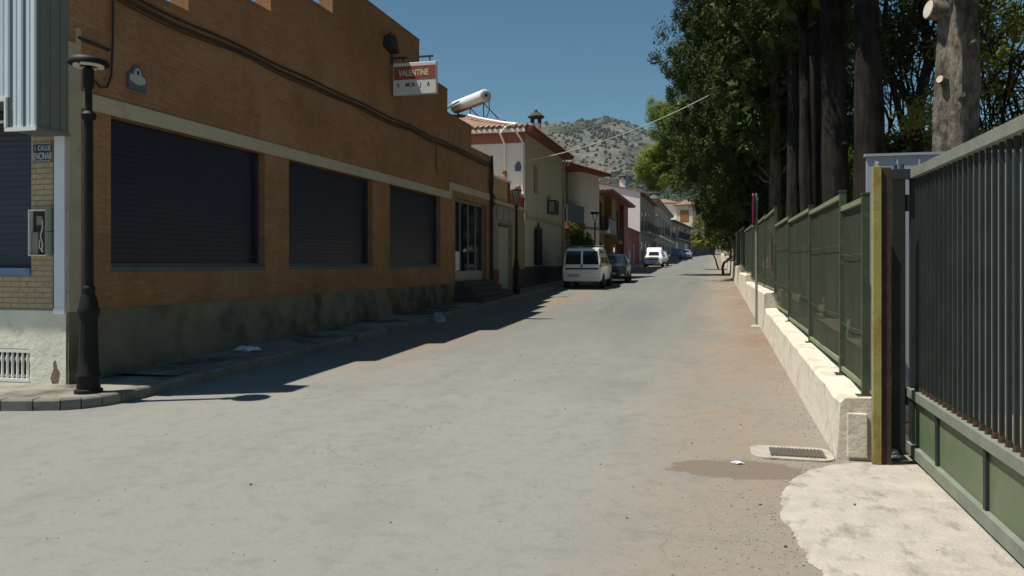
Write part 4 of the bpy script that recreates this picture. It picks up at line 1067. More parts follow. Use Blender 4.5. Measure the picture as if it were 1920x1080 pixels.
# brown and cream house closing the view
H9 = house('end_house', 'cream house with brown ground floor and balustrade closing the street', (-5.2, 189.5, zr(190) - .2), R(-9))
part(H9, 'wall', 'brown_ground', (-10, 0, 0, 34, -1.5, 4.4)); part(H9, 'upper_wall', 'cream_far', (-4.6, -.7, 5, 30, 5.21, 12.2), (-10, .0, 0, 34, 4.402, 5.2)); part(H9, 'balustrade', 'cream_far', (-.3, .1, 0, 34, 5.202, 7.6))
for y in (4, 14, 24): part(H9, 'door', 'black_plastic', (.002, .06, y, y + 4, -1, 2.8))
for y in (1, 9, 17, 25): part(H9, 'balustrade_gap', 'beige', (.102, .15, y, y + 6, 5.5, 7.2))
window(H9, 9, 8, 13, 3, 'cream_far', x=-.7, sill=False, shutter='brown_door')
f_ = part(H9, 'window', 'dark_gray', (-3.6, -1.6, 4.95, 4.998, 8.2, 11)); part(f_, 'shutter', 'brown_door', (-3.5, -1.7, 4.93, 4.949, 8.3, 10.9))
hip_roof(H9, -5.2, 0, 4.4, 31, 12.22, 1.4, ridge='y')
settle(H9)
# houses standing behind, higher up
def block(name, label, loc, rz, w, d, h, wall='wh', roof=True, wins=(), lit=None):
    t = house(name, label, loc, rz)
    part(t, 'wall', wall, (-w, 0, 0, d, -6, h))
    mb = None
    for (x, z, ww, hh, mt) in wins:
        f = part(t, 'window', 'dark_gray', (x, x + ww, -.03, -.002, z, z + hh)); part(f, 'pane', mt, (x + .08, x + ww - .08, -.045, -.031, z + .08, z + hh - .08))
    if roof: hip_roof(t, -w - .5, .5, -.5, d + .5, h + .02, min(w, d) * .17, ridge='x' if w > d else 'y')
    settle(t); return t
block('back_house', 'plain white house wall with terracotta roof rising behind the row', (-8.6, 200, 8.0), 0, 8, 9, 8.6, 'wh', True, [])
block('back_house', 'small white house with one narrow black window beside the cream house', (-6.2, 224, 10), 0, 2.8, 8, 8.3, 'wh', True, [(-1.6, 3.4, .8, 3.0, 'black_plastic')])
block('back_house', 'low tiled house with pale wall behind the white sunlit gable', (-14, 130, 2.5), 0, 12, 12, 9.0, 'wh', True)
block('back_house', 'pale cream house at the very end beyond the trees', (8, 236, 6), 0, 14, 10, 9.5, 'cream_far', True, [(-9, 4, 2, 2.5, 'glass'), (-4, 4, 2, 2.5, 'glass')])
block('back_house', 'rose roofed house high on the slope behind the cream house', (4, 300, 8), R(8), 16, 10, 14, 'cream_far', True, [(-12, 8, 2, 3, 'glass'), (-6, 8, 2, 3, 'glass')])

# ------------------------------------------------------------------ vehicles
class Car:
    """body lofted from stations (y, halfwidth, z_bottom, z_belt, z_top, top halfwidth)"""
    def __init__(s, st): s.st = st
    def at(s, y):
        st = s.st
        if y <= st[0][0]: return st[0]
        for a, b in zip(st, st[1:]):
            if y <= b[0]:
                t = (y - a[0]) / (b[0] - a[0]); return tuple(lerp(p, q, t) for p, q in zip(a, b))
        return st[-1]
    def side(s, sg, y, t, off=0):
        _, w, zb, zl, zt, wt = s.at(y); return (sg * (lerp(w, wt, t) + off), y, lerp(zl, zt - .05, t))
    def top(s, y, u, off=0, dy=0):
        _, w, zb, zl, zt, wt = s.at(y); return (u * wt * .92, y + dy, zt + off - .03 * abs(u) ** 4)
    def body(s, name, mat, parent):
        mb = MB(); rings = []
        for (y, w, zb, zl, zt, wt) in s.st:
            h = zl - zb
            half = [(w * .86, zb), (w * .97, zb + h * .12), (w, zb + h * .45), (w, zb + h * .8), (w * .985, zl), (lerp(w, wt, .5) + .01, lerp(zl, zt - .05, .5)), (wt + .005, zt - .05), (wt * .93, zt - .012), (wt * .6, zt)]
            ring = [(x, y, z) for x, z in half] + [(-x, y, z) for x, z in reversed(half)]
            rings.append([mb.vert(p) for p in ring])
        n = len(rings[0])
        for i in range(len(rings) - 1):
            for k in range(n):
                mb.f.append([rings[i][k], rings[i][(k + 1) % n], rings[i + 1][(k + 1) % n], rings[i + 1][k]]); mb.mi.append(0)
        mb.f.append(rings[0][::-1]); mb.f.append(rings[-1]); mb.mi += [0, 0]
        return mb.build(name, mat, parent, smooth=38)
    def side_glass(s, sg, y0, y1, t0, t1, parent, mat='glass', name='side_window', y0t=None, y1t=None):
        mb = MB(); n = 6; y0t = y0 if y0t is None else y0t; y1t = y1 if y1t is None else y1t
        for i in range(n):
            a, b = i / n, (i + 1) / n
            mb.poly([s.side(sg, lerp(y0, y1, a), t0, .008), s.side(sg, lerp(y0, y1, b), t0, .008), s.side(sg, lerp(y0t, y1t, b), t1, .008), s.side(sg, lerp(y0t, y1t, a), t1, .008)])
        return mb.build(name, mat, parent)
    def top_glass(s, ya, yb, u0, u1, parent, name, mat='glass', off=.008, dy=0):
        mb = MB(); n = 6
        for j in range(3):
            for i in range(n):
                P = []
                for yy, uu in ((j, i), (j, i + 1), (j + 1, i + 1), (j + 1, i)):
                    P.append(s.top(lerp(ya, yb, yy / 3), lerp(u0, u1, uu / n), off, dy))
                mb.poly(P)
        return mb.build(name, mat, parent)
def wheel(t, x, y, r=.3):
    sg = 1 if x > 0 else -1
    mb = MB(); mb.lathe([(r * .62, -.09), (r * .9, -.1), (r, -.07), (r, .07), (r * .9, .1), (r * .62, .09)], 24, (x, y, r), 'x'); w = mb.build('wheel', 'tyre', t, smooth=40)
    mb = MB(); mb.lathe([(r * .15, .06), (r * .6, .05), (r * .62, .085), (r * .5, .09), (r * .12, .07)], 20, (x, y, r), 'x') if sg > 0 else mb.lathe([(r * .12, -.07), (r * .5, -.09), (r * .62, -.085), (r * .6, -.05), (r * .15, -.06)], 20, (x, y, r), 'x')
    mb.build('rim', 'rim', w, smooth=40)
def arch(t, x, y, r):
    sg = 1 if x > 0 else -1
    mb = MB(); pl = [(y + r * math.cos(R(a)), .3 + r * math.sin(R(a))) for a in range(-10, 191, 12)]
    mb.prism(pl, lambda u, v, d: (x + sg * d, u, v), -.2, .012); mb.build('wheel_arch', 'black_plastic', t)
def place(t, x, y, rz=0):
    t.location = (x, y, zr(y) + .003); t.rotation_euler = (R(1.15), 0, rz)

# white van seen from behind (rear at -y)
V = thing('parked_van', 'white van with two rear windows parked by the left kerb, seen from behind', 'van', (0, 0, 0))
van = Car([(-2.06, .80, .42, .72, .80, .72), (-2.04, .845, .33, .98, 1.00, .76), (-1.97, .855, .30, 1.02, 1.56, .72), (-1.90, .86, .29, 1.03, 1.74, .70), (-1.6, .86, .28, 1.03, 1.80, .70), (-.2, .86, .28, 1.03, 1.80, .70), (.45, .86, .28, 1.02, 1.72, .69), (.75, .86, .28, 1.01, 1.56, .69), (1.32, .855, .28, 1.0, 1.06, .76), (1.75, .83, .28, .92, .95, .72), (1.98, .76, .32, .80, .84, .62), (2.05, .66, .40, .66, .70, .52)])
vb = van.body('body', 'car_white', V)
for u0, u1 in ((-.93, -.06), (.06, .93)):
    mb = MB(); n = 4
    zs = [1.06, 1.25, 1.45, 1.64]
    def rg(u, z):
        if z < 1.56: y = lerp(-2.04, -1.97, (z - 1.0) / .56); w = lerp(.79, .74, (z - 1.0) / .56)
        else: y = lerp(-1.97, -1.90, (z - 1.56) / .18); w = lerp(.74, .71, (z - 1.56) / .18)
        return (u * w, y - .012, z)
    for a, b in zip(zs, zs[1:]):
        for i in range(n): mb.poly([rg(lerp(u0, u1, i / n), a), rg(lerp(u0, u1, (i + 1) / n), a), rg(lerp(u0, u1, (i + 1) / n), b), rg(lerp(u0, u1, i / n), b)])
    mb.build('rear_window', 'glass', V)
van.top_glass(.80, 1.26, -.92, .92, V, 'windscreen')
for sg in (-1, 1):
    van.side_glass(sg, -1.75, -.65, .1, .86, V); van.side_glass(sg, -.5, .95, .06, .86, V, y1t=.42)
    part(V, 'mirror', 'black_plastic', *[(.9, 1.06, .72, .82, 1.0, 1.2)] if sg > 0 else [(-1.06, -.9, .72, .82, 1.0, 1.2)], bevel=.02)
    part(V, 'tail_light', 'red_lens', (.80, .862, -2.05, -1.95, .95, 1.25) if sg > 0 else (-.862, -.80, -2.05, -1.95, .95, 1.25), bevel=.015)
    for y in (-1.35, 1.25): arch(V, sg * .86, y, .37); wheel(V, sg * .78, y, .3)
part(V, 'bumper_strip', 'black_plastic', (-.72, .72, -2.085, -2.055, .84, .90))
part(V, 'number_plate', 'plate', (-.62, -.1, -2.092, -2.07, .52, .64)); part(V, 'bumper', 'car_white', (-.79, .79, -2.12, -2.02, .33, .5), bevel=.03)
part(V, 'door_handle', 'black_plastic', (-.035, .035, -2.075, -2.04, .93, 1.05))
mb = MB()
for y in (-1.2, .1): mb.tube([(-.68, y, 1.80), (-.66, y, 1.87), (.66, y, 1.87), (.68, y, 1.80)], .018, 6)
for x in (-.6, .6): mb.tube([(x, -1.5, 1.87), (x, .3, 1.87)], .018, 6)
mb.build('roof_rack', 'alu', V)
place(V, -5.6, 36.5, R(0))

def hatch(name, label, mat, x, y, rz, hgt=1.45, front_lights=True):
    t = thing(name, label, 'car', (0, 0, 0))
    h = hgt
    c = Car([(-1.98, .62, .4, .62, .66, .5), (-1.93, .78, .3, .82, .86, .66), (-1.55, .82, .24, .88, .95, .72), (-1.0, .835, .22, .92, 1.0, .74), (-.35, .84, .22, .93, h - .07, .62), (.0, .84, .22, .93, h, .61), (1.0, .84, .22, .94, h - .02, .60), (1.5, .84, .24, .95, h - .12, .60), (1.82, .83, .28, .95, 1.0, .66), (1.95, .78, .34, .9, .94, .62), (1.99, .68, .42, .72, .76, .55)])
    c.body('body', mat, t)
    c.top_glass(-.93, -.40, -.95, .95, t, 'windscreen'); c.top_glass(1.55, 1.80, -.9, .9, t, 'rear_window')
    for sg in (-1, 1):
        c.side_glass(sg, -.8, .35, .06, .86, t, y0t=-.3); c.side_glass(sg, .45, 1.55, .06, .86, t, y1t=1.35)
        hl = MB(); hl.lathe([(.02, .0), (.13, .0), (.14, .03), (.11, .055), (.02, .07)], 14, (sg * .58, -1.88, .70), 'y')
        hl.v = [(a, -1.9 - (b_ + 1.88) * .8 + abs(a) * .06, c_) for a, b_, c_ in hl.v]
        hl.build('headlight', 'head_lens', t, smooth=50)
        part(t, 'tail_light', 'red_lens', (.66, .8, 1.93, 1.985, .72, .86) if sg > 0 else (-.8, -.66, 1.93, 1.985, .72, .86))
        part(t, 'fog_light', 'head_lens', (.52, .66, -1.99, -1.95, .36, .44) if sg > 0 else (-.66, -.52, -1.99, -1.95, .36, .44))
        part(t, 'mirror', mat, (.88, 1.02, -.72, -.62, .92, 1.06) if sg > 0 else (-1.02, -.88, -.72, -.62, .92, 1.06), bevel=.02)
        for yy in (-1.22, 1.28): arch(t, sg * .84, yy, .35); wheel(t, sg * .76, yy, .29)
    part(t, 'grille', 'black_plastic', (-.42, .42, -2.0, -1.955, .56, .68)); part(t, 'bumper', 'black_plastic', (-.7, .7, -2.02, -1.93, .3, .42), bevel=.03)
    part(t, 'number_plate', 'plate', (-.26, .26, -2.03, -2.0, .44, .54))
    place(t, x, y, rz); return t
hatch('parked_car', 'dark blue hatchback facing the camera just beyond the white van', 'car_dark', -5.15, 42.0, R(3), 1.45)
hatch('parked_car', 'silver hatchback in shade behind the small white van', 'car_silver', -5.3, 80.5, R(2), 1.42)
hatch('parked_car', 'pale blue car parked far up the street below the white signboard', 'car_blue', -4.35, 126, R(8), 1.45)
# small white box van facing the camera
V2 = thing('parked_van', 'small white high roofed van facing the camera farther up the street', 'van', (0, 0, 0))
c = Car([(-2.0, .62, .42, .6, .64, .5), (-1.94, .78, .3, .84, .88, .68), (-1.3, .80, .26, .92, .98, .72), (-.95, .81, .25, .94, 1.04, .72), (-.45, .81, .25, .95, 1.42, .62), (-.1, .81, .25, .96, 1.46, .62), (.0, .82, .25, .97, 1.66, .64), (.25, .82, .25, .97, 1.80, .66), (1.9, .82, .28, .97, 1.80, .66), (2.0, .81, .3, .96, 1.7, .66)])
c.body('body', 'car_white', V2); c.top_glass(-.93, -.48, -.95, .95, V2, 'windscreen')
for sg in (-1, 1):
    c.side_glass(sg, -.75, .0, .08, .84, V2, y0t=-.4)
    part(V2, 'headlight', 'head_lens', (.44, .7, -1.985, -1.93, .64, .78) if sg > 0 else (-.7, -.44, -1.985, -1.93, .64, .78), bevel=.02)
    part(V2, 'mirror', 'black_plastic', (.84, .98, -.75, -.66, .95, 1.1) if sg > 0 else (-.98, -.84, -.75, -.66, .95, 1.1), bevel=.02)
    for yy in (-1.3, 1.3): arch(V2, sg * .81, yy, .34); wheel(V2, sg * .74, yy, .28)
part(V2, 'grille', 'black_plastic', (-.42, .42, -1.995, -1.94, .64, .76)); part(V2, 'bumper', 'car_white', (-.74, .74, -2.06, -1.94, .32, .5), bevel=.03); part(V2, 'lower_bumper', 'black_plastic', (-.72, .72, -2.03, -1.95, .24, .318)); part(V2, 'number_plate', 'plate', (-.26, .26, -2.07, -2.05, .4, .51))
place(V2, -5.35, 74.0, R(2))

# ------------------------------------------------------------------ right side: wall, fence, gate, shed
WX = 1.0
secs = [(7.12, 17.6, .50, .50, True), (17.62, 28.3, 1.05, 1.05, False), (28.32, 36.0, 1.28, 1.28, False), (36.02, 46.0, 1.55, 1.55, False), (46.02, 56, 1.8, 1.8, False), (56.02, 72, 1.95, 2.05, False), (72.02, 140, 2.2, 3.4, False)]
GW = thing('garden_wall', 'low stepped whitewashed wall along the right edge of the road', 'wall', (WX, 7.1, 0))
mb = MB()
for (a, b, z0, z1, rel) in secs:
    n = max(2, int((b - a) / .45)); wd = .34
    prev = None
    for i in range(n + 1):
        y = lerp(a, b, i / n); zt = (zr(y) + lerp(z0, z1, i / n)) if rel else lerp(z0, z1, i / n)
        j1, j2 = mnoise.noise(Vector((y * 1.7, 1, 0))) * .025, mnoise.noise(Vector((y * 2.3, 5, 0))) * .03
        zb = zr(y) - .1
        pr = [(WX - .03 + j1 * .4, y, zb), (WX + j1, y, lerp(zb, zt, .5)), (WX + .012 + j1, y, zt - .04 + j2), (WX + .05, y, zt + j2), (WX + wd, y, zt + .01 + j2), (WX + wd, y, zb)]
        ids_ = [mb.vert(p) for p in pr]
        if prev:
            for k in range(len(pr) - 1): mb.f.append([prev[k], ids_[k], ids_[k + 1], prev[k + 1]]); mb.mi.append(0)
        else: mb.f.append(ids_[::-1]); mb.mi.append(0)
        prev = ids_
    mb.f.append(prev); mb.mi.append(0)
mb.build('masonry', 'wall_white', GW, smooth=35)
mb = MB(); mb.box(1.06, 1.22, 7.085, 7.115, .05, .42); mb.build('end_block', 'wall_white', GW, bevel=.01)
for y in (23, 33, 41): pass
# fence
FE = thing('mesh_fence', 'green mesh fence with dark shade netting standing on the whitewashed wall', 'fence', (1.2, 7.2, .5))
fx = 1.24
posts = [7.32, 8.56, 11.3, 14.4, 17.55]
panels = []
tops = {0: 2.22, 1: 2.35, 2: 2.40, 3: 2.47}
for i in range(4): panels.append((posts[i], posts[i + 1], lambda y: zr(y) + .56, tops[i] ))
y = 17.66; 
secp = [(17.66, 28.3, 3, 1.10, 2.83), (28.34, 36, 2, 1.33, 3.0), (36.04, 46, 3, 1.6, 3.3), (46.04, 56, 3, 1.85, 3.45)]
for a, b, n, zb, zt in secp:
    for i in range(n): panels.append((lerp(a, b, i / n) , lerp(a, b, (i + 1) / n), (lambda y, zb=zb: zb), zt + .05 * i))
rail, net, wire = MB(), MB(), MB()
for k, (a, b, fz, zt) in enumerate(panels):
    p = MB(); p.box(fx - .03, fx + .03, a - .03, a + .03, fz(a) - .12, zt + .02); p.box(fx - .034, fx + .034, a - .034, a + .034, zt + .021, zt + .035); p.box(fx - .07, fx + .05, a - .07, a + .07, fz(a) - .07, fz(a) - .05)
    p.build('post', 'fence_green', FE)
    rail.box(fx - .025, fx + .025, a + .031, b - .031, zt - .045, zt)
    rail.box(fx - .02, fx + .02, a + .031, b - .031, fz(a) - .02 if k > 3 else max(fz(a), fz(b)) - .02, (fz(a) if k > 3 else max(fz(a), fz(b))) + .02)
    nn = 14; z0 = fz((a + b) / 2) + .03
    gridp = []
    for i in range(nn + 1):
        yy = lerp(a + .035, b - .035, i / nn); colp = []
        for j in range(7):
            zz = lerp(z0, zt - .05, j / 6); colp.append((fx + .006 + .012 * mnoise.noise(Vector((yy * 2.1, zz * .5, k))), yy, zz))
        gridp.append(colp)
    for i in range(nn):
        for j in range(6): net.poly([gridp[i][j], gridp[i + 1][j], gridp[i + 1][j + 1], gridp[i][j + 1]])
    for q in (.28, .7):
        zz = lerp(z0, zt, q); wire.tube([(fx - .022, a + .03, zz), (fx - .022, lerp(a, b, .55), zz - .012), (fx - .022, b - .03, zz)], .0028, 4)
lastp = panels[-1]; p = MB(); p.box(fx - .03, fx + .03, lastp[1] - .03, lastp[1] + .03, 1.8, 3.6); p.build('post', 'fence_green', FE)
rail.build('rail', 'fence_rail', FE); net.build('netting', 'net', FE, smooth=80); wire.build('tension_wire', 'fence_green', FE)
# yellow peeling post and gate post
YP = thing('gate_post', 'yellow green peeling steel post with rusty side at the wall end', 'post', (1.27, 7.0, 0))
mb = MB(); mb.box(1.24, 1.305, 6.98, 7.06, 0, 2.44); mb.build('front_face', 'yellow_post', YP, bevel=.004)
mb = MB(); mb.box(1.306, 1.38, 7.0, 7.1, 0, 2.43); mb.build('rusty_side', 'rust', YP)
mb = MB(); mb.box(1.381, 1.62, 7.25, 7.32, 2.36, 2.44); mb.build('cross_bar', 'dark_gray', YP)
mb = MB(); mb.lathe([(.02, 2.441), (.018, 2.47), (.004, 2.48)], 8, (1.28, 7.02, 0)); mb.build('bolt', 'pole_gray', YP)
GP = thing('gate_post', 'dark steel hinge post between yellow post and green gate', 'post', (1.55, 7.45, 0))
mb = MB(); mb.box(1.46, 1.57, 7.40, 7.52, 0, 2.46); mb.build('column', 'gate_bar', GP, bevel=.006)
mb = MB()
for zz in (.45, 2.1): mb.lathe([(.03, zz), (.03, zz + .14)], 10, (1.6, 7.44, 0))
mb.lathe([(.015, 2.461), (.015, 2.5)], 8, (1.5, 7.45, 0)); mb.lathe([(.015, 2.461), (.015, 2.5)], 8, (1.55, 7.43, 0))
mb.build('hinge', 'dark_gray', GP)
# gate leaf
GT = thing('sliding_gate', 'green steel gate with close vertical bars over solid lower panels', 'gate', (1.62, 5, 0))
gy0, gy1, gx = 2.6, 7.38, 1.62
mb = MB()
mb.box(gx - .045, gx + .03, gy0, gy1, 2.36, 2.44); mb.box(gx - .045, gx + .03, gy0, gy1, .53, .61); mb.box(gx - .05, gx + .03, gy0, gy1, .06, .155)
mb.build('rail', 'gate_rail', GT, bevel=.004)
mb = MB(); mb.box(gx - .03, gx + .03, gy1 - .07, gy1 - .01, .156, 2.358); mb.box(gx - .03, gx + .03, gy0, gy0 + .07, .156, 2.358); mb.build('stile', 'gate_bar', GT)
y = gy1 - .16
while y > gy0 + .1:
    mb = MB(); mb.box(gx - .012, gx + .012, y - .012, y + .012, .611, 2.359); br = mb.build('bar', 'gate_bar', GT)
    ft = MB(); ft.lathe([(.022, .6105), (.02, .63), (.017, .65)], 6, (gx, y, 0)); ft.build('foot', 'rust', br); y -= .118
mb = MB(); mb.box(gx - .01, gx + .01, gy0 + .02, gy1 - .02, .156, .529); mb.build('lower_panel', 'green_gate', GT)
for y in (7.27, 6.52, 5.42, 4.32, 3.22):
    mb = MB(); mb.box(gx - .032, gx - .011, y - .025, y + .025, .156, .529); mb.build('panel_rib', 'gate_bar', GT)
# shed panel behind the gate
SD = thing('sheet_metal_screen', 'blue grey ribbed sheet metal screen standing behind the gate', 'screen', (3, 9.5, 0))
mb = MB(); mb.box(1.62, 5.2, 9.5, 9.54, -.05, 2.83); mb.build('sheet', 'shed', SD)
mb = MB(); x = 1.7
while x < 5.1: mb.box(x, x + .02, 9.488, 9.499, -.05, 2.825); x += .22
mb.box(1.6, 5.22, 9.48, 9.55, 2.832, 2.86); mb.build('rib', 'shed', SD)
# maroon sign on pole
SG = thing('road_sign', 'maroon sign plate seen nearly edge on, on a thin grey pole', 'road sign', (.9, 18.6, zr(18.6)))
mb = MB(); mb.tube([(.9, 18.6, zr(18.6)), (.9, 18.6, 3.22)], .028, 10); mb.build('pole', 'pole_gray', SG, smooth=50)
mb = MB(); a_ = R(-8)
def sgf(u, v, d): return (.9 + d * math.cos(a_) - u * math.sin(a_) * 1.0 + .0, 18.6 + u * math.cos(a_) + d * math.sin(a_), v)
mb.prism([(u, v) for u, v in ((-.3, 2.5), (.3, 2.5), (.33, 2.55), (.33, 3.15), (.3, 3.2), (-.3, 3.2), (-.33, 3.15), (-.33, 2.55))], sgf, -.062, -.032); mb.build('plate', 'maroon', SG)
mb = MB(); mb.box(.87, .93, 18.57, 18.63, 2.6, 2.66); mb.box(.87, .93, 18.57, 18.63, 3.05, 3.11); mb.build('clamp', 'pole_gray', SG)
mb = MB(); mb.lathe([(.13, zr(18.6) + .003), (.1, zr(18.6) + .04), (.03, zr(18.6) + .05)], 12, (.9, 18.6, 0)); mb.build('footing', 'apron', SG)
# drain
DR = thing('drain_grate', 'rectangular iron drain grate in a cement surround beside the wall end', 'drain', (.55, 7.1, zr(7.1)))
dz0 = zr(7.2)
def rr_(x0, x1, y0, y1, r=.08, n=5):
    out = []
    for cx_, cy_, a0 in ((x1 - r, y1 - r, 0), (x0 + r, y1 - r, 90), (x0 + r, y0 + r, 180), (x1 - r, y0 + r, 270)):
        for k in range(n + 1): out.append((cx_ + r * math.cos(R(a0 + 90 * k / n)), cy_ + r * math.sin(R(a0 + 90 * k / n))))
    return out
mb = MB(); mb.prism(rr_(.3, .965, 6.98, 7.46, .13), lambda u, v, d: (u, v, d), dz0 - .05, dz0 + .012); mb.build('surround', 'apron', DR)
mb = MB(); mb.box(.46, .9, 7.06, 7.36, dz0 - .0, dz0 + .016)
x = .47
while x < .89: mb.box(x, x + .014, 7.07, 7.35, dz0 + .0165, dz0 + .024); x += .03
mb.build('grille', 'grate', DR)

# ------------------------------------------------------------------ litter
def crumple(name, label, cat, mat, c, sx, sy, sz, seed, group=None):
    bm = bmesh.new(); bmesh.ops.create_icosphere(bm, subdivisions=3, radius=1)
    for v_ in bm.verts:
        n1 = mnoise.noise(v_.co * 1.6 + Vector((seed, 0, 0))) * .45 + mnoise.noise(v_.co * 4.5 + Vector((seed, 3, 0))) * .22
        v_.co *= 1 + n1
        v_.co = Vector((v_.co.x * sx, v_.co.y * sy, max(v_.co.z, -.35) * sz))
    zmin = min(v_.co.z for v_ in bm.verts)
    for v_ in bm.verts: v_.co.z -= zmin
    me = bpy.data.meshes.new(name); bm.to_mesh(me); bm.free(); me.materials.append(MT[mat])
    o = bpy.data.objects.new(name, me); COL.objects.link(o); o.location = c
    return tag(o, label, cat, group)
crumple('plastic_litter', 'crumpled white plastic sheet on the shaded pavement by the plinth', 'litter', 'plastic_white', (-7.4, 11.6, zr(11.6) + PH - .005), .22, .14, .06, 2)
crumple('plastic_bag', 'grey plastic bag lying at the shaded kerb near the entrance', 'bag', 'plastic_gray', (-6.48, 18.3, zr(18.3)), .16, .14, .17, 5)
crumple('paper_scrap', 'white paper scrap on the damp brown patch of road', 'litter', 'plastic_white', (.18, 6.78, zr(6.8) + .006), .045, .025, .012, 8)
crumple('paper_scrap', 'tiny white scrap on the road close to the camera', 'litter', 'plastic_white', (-.12, 3.95, .002), .03, .018, .01, 9)
crumple('rag', 'pale grey rag lying at the foot of the dark hinge post', 'litter', 'plastic_gray', (1.42, 7.2, .05), .07, .05, .05, 12)
sp = [(-3.35, 5.3), (-2.0, 4.75), (-.55, 5.2), (.35, 4.4), (.3, 5.7), (-.2, 7.4), (.25, 8.3), (-1.6, 8.7), (-2.6, 10.4), (-3.1, 12.8), (-2.2, 12.9), (.9, 5.7), (1.2, 4.9), (.95, 4.6), (.4, 4.9), (-.9, 6.5)]
for k, (x, y) in enumerate(sp):
    zz = zr(y) + (.045 if x > .8 and y < 7 else .001)
    crumple('pebble', 'small dark loose pebble lying on the ground in front', 'pebble', 'pebble', (x, y, zz), random.uniform(.005, .011), random.uniform(.005, .011), random.uniform(.004, .008), 20 + k, 'loose pebbles')

# overhead cable from house corner to the trees
mb = MB(); a, b_ = Vector((BX + .1, 33.1, 6.05)), Vector((2.15, 30.9, 9.25))
mb.tube([a.lerp(b_, k / 30) - Vector((0, 0, .55 * 4 * (k / 30) * (1 - k / 30))) for k in range(31)], .02, 6)
tag(mb.build('overhead_cable', 'cable_lit'), 'pale yellow green cable strung across the street from house to trees', 'cable')

# ------------------------------------------------------------------ trees
def leaves(name, mat, parent, centers, n, size, aspect=.45, updir=.0, shape=1.0):
    """many leaf-sized faces in clumps: centers = [(x,y,z,rx,rz)]"""
    C_ = np.array(centers, dtype=float); k = len(C_)
    idx = np.repeat(np.arange(k), n); m_ = len(idx)
    d = RNG.normal(size=(m_, 3)); d /= np.linalg.norm(d, axis=1)[:, None]
    rad = RNG.random(m_) ** .5
    P = C_[idx, :3] + d * rad[:, None] * np.stack([C_[idx, 3], C_[idx, 3], C_[idx, 4]], 1)
    nrm = d * .7 + RNG.normal(size=(m_, 3)) * .55; nrm[:, 2] += .35; nrm /= np.linalg.norm(nrm, axis=1)[:, None]
    t = RNG.normal(size=(m_, 3)) + d * .8; t[:, 2] += updir
    t -= nrm * (t * nrm).sum(1)[:, None]; t /= np.linalg.norm(t, axis=1)[:, None] + 1e-9
    b2 = np.cross(nrm, t)
    s_ = size * (.55 + RNG.random(m_) * .9); l_ = (s_)[:, None]; w_ = (s_ * aspect)[:, None]
    V4 = np.stack([P - t * l_, P + b2 * w_, P + t * l_, P - b2 * w_], 1).reshape(-1, 3)
    off = np.array(parent_world(parent)) if parent else np.zeros(3)
    V4 = V4 - off
    me = bpy.data.meshes.new(name)
    me.vertices.add(m_ * 4); me.vertices.foreach_set('co', V4.astype(np.float32).ravel())
    me.loops.add(m_ * 4); me.loops.foreach_set('vertex_index', np.arange(m_ * 4, dtype=np.int32))
    me.polygons.add(m_); me.polygons.foreach_set('loop_start', np.arange(0, m_ * 4, 4, dtype=np.int32)); me.polygons.foreach_set('loop_total', np.full(m_, 4, dtype=np.int32))
    me.materials.append(MT[mat]); me.update(calc_edges=True)
    o = bpy.data.objects.new(name, me); COL.objects.link(o)
    if parent: o.parent = parent
    return o

def trunk_mesh(mb, x, y, z0, z1, d0, d1, lean=(0, 0), lobes=5, amp=.12, n=20, seg=26, seed=0):
    rings = []
    for i in range(seg + 1):
        t = i / seg; z = lerp(z0, z1, t)
        cx_, cy_ = x + lean[0] * t + .05 * mnoise.noise(Vector((z * .4, seed, 0))), y + lean[1] * t + .05 * mnoise.noise(Vector((z * .4, seed, 9)))
        r = lerp(d0, d1, t) / 2 * (1 + .35 * max(0, 1 - (z - z0) / .7) ** 2)
        ring = []
        for k in range(n):
            th = 2 * math.pi * k / n
            q = r * (1 + amp * math.sin(lobes * th + .5 * z + seed) * .6 + amp * mnoise.noise(Vector((math.cos(th) * 1.6 + seed, math.sin(th) * 1.6, z * .7))) + amp * .6 * mnoise.noise(Vector((math.cos(th) * 4 + seed, math.sin(th) * 4, z * 2.2))))
            ring.append(mb.vert((cx_ + q * math.cos(th), cy_ + q * math.sin(th), z)))
        rings.append(ring)
    for i in range(seg):
        for k in range(n):
            mb.f.append([rings[i][k], rings[i][(k + 1) % n], rings[i + 1][(k + 1) % n], rings[i + 1][k]]); mb.mi.append(0)
    mb.f.append(rings[-1]); mb.mi.append(0)

def limb(mb, p0, p1, r0, r1, wob=.15, n=7, seg=8, seed=0):
    p0, p1 = Vector(p0), Vector(p1); L = (p1 - p0).length; pts = []; rs = []
    for i in range(seg + 1):
        t = i / seg; q = p0.lerp(p1, t)
        w = wob * L * t * (1 - t) * 2
        q = q + Vector((mnoise.noise(Vector((t * 3, seed, 1))), mnoise.noise(Vector((t * 3, seed, 7))), mnoise.noise(Vector((t * 3, seed, 13))) + .3)) * w
        pts.append(q); rs.append(lerp(r0, r1, t))
    mb.tube(pts, rs, n); return pts

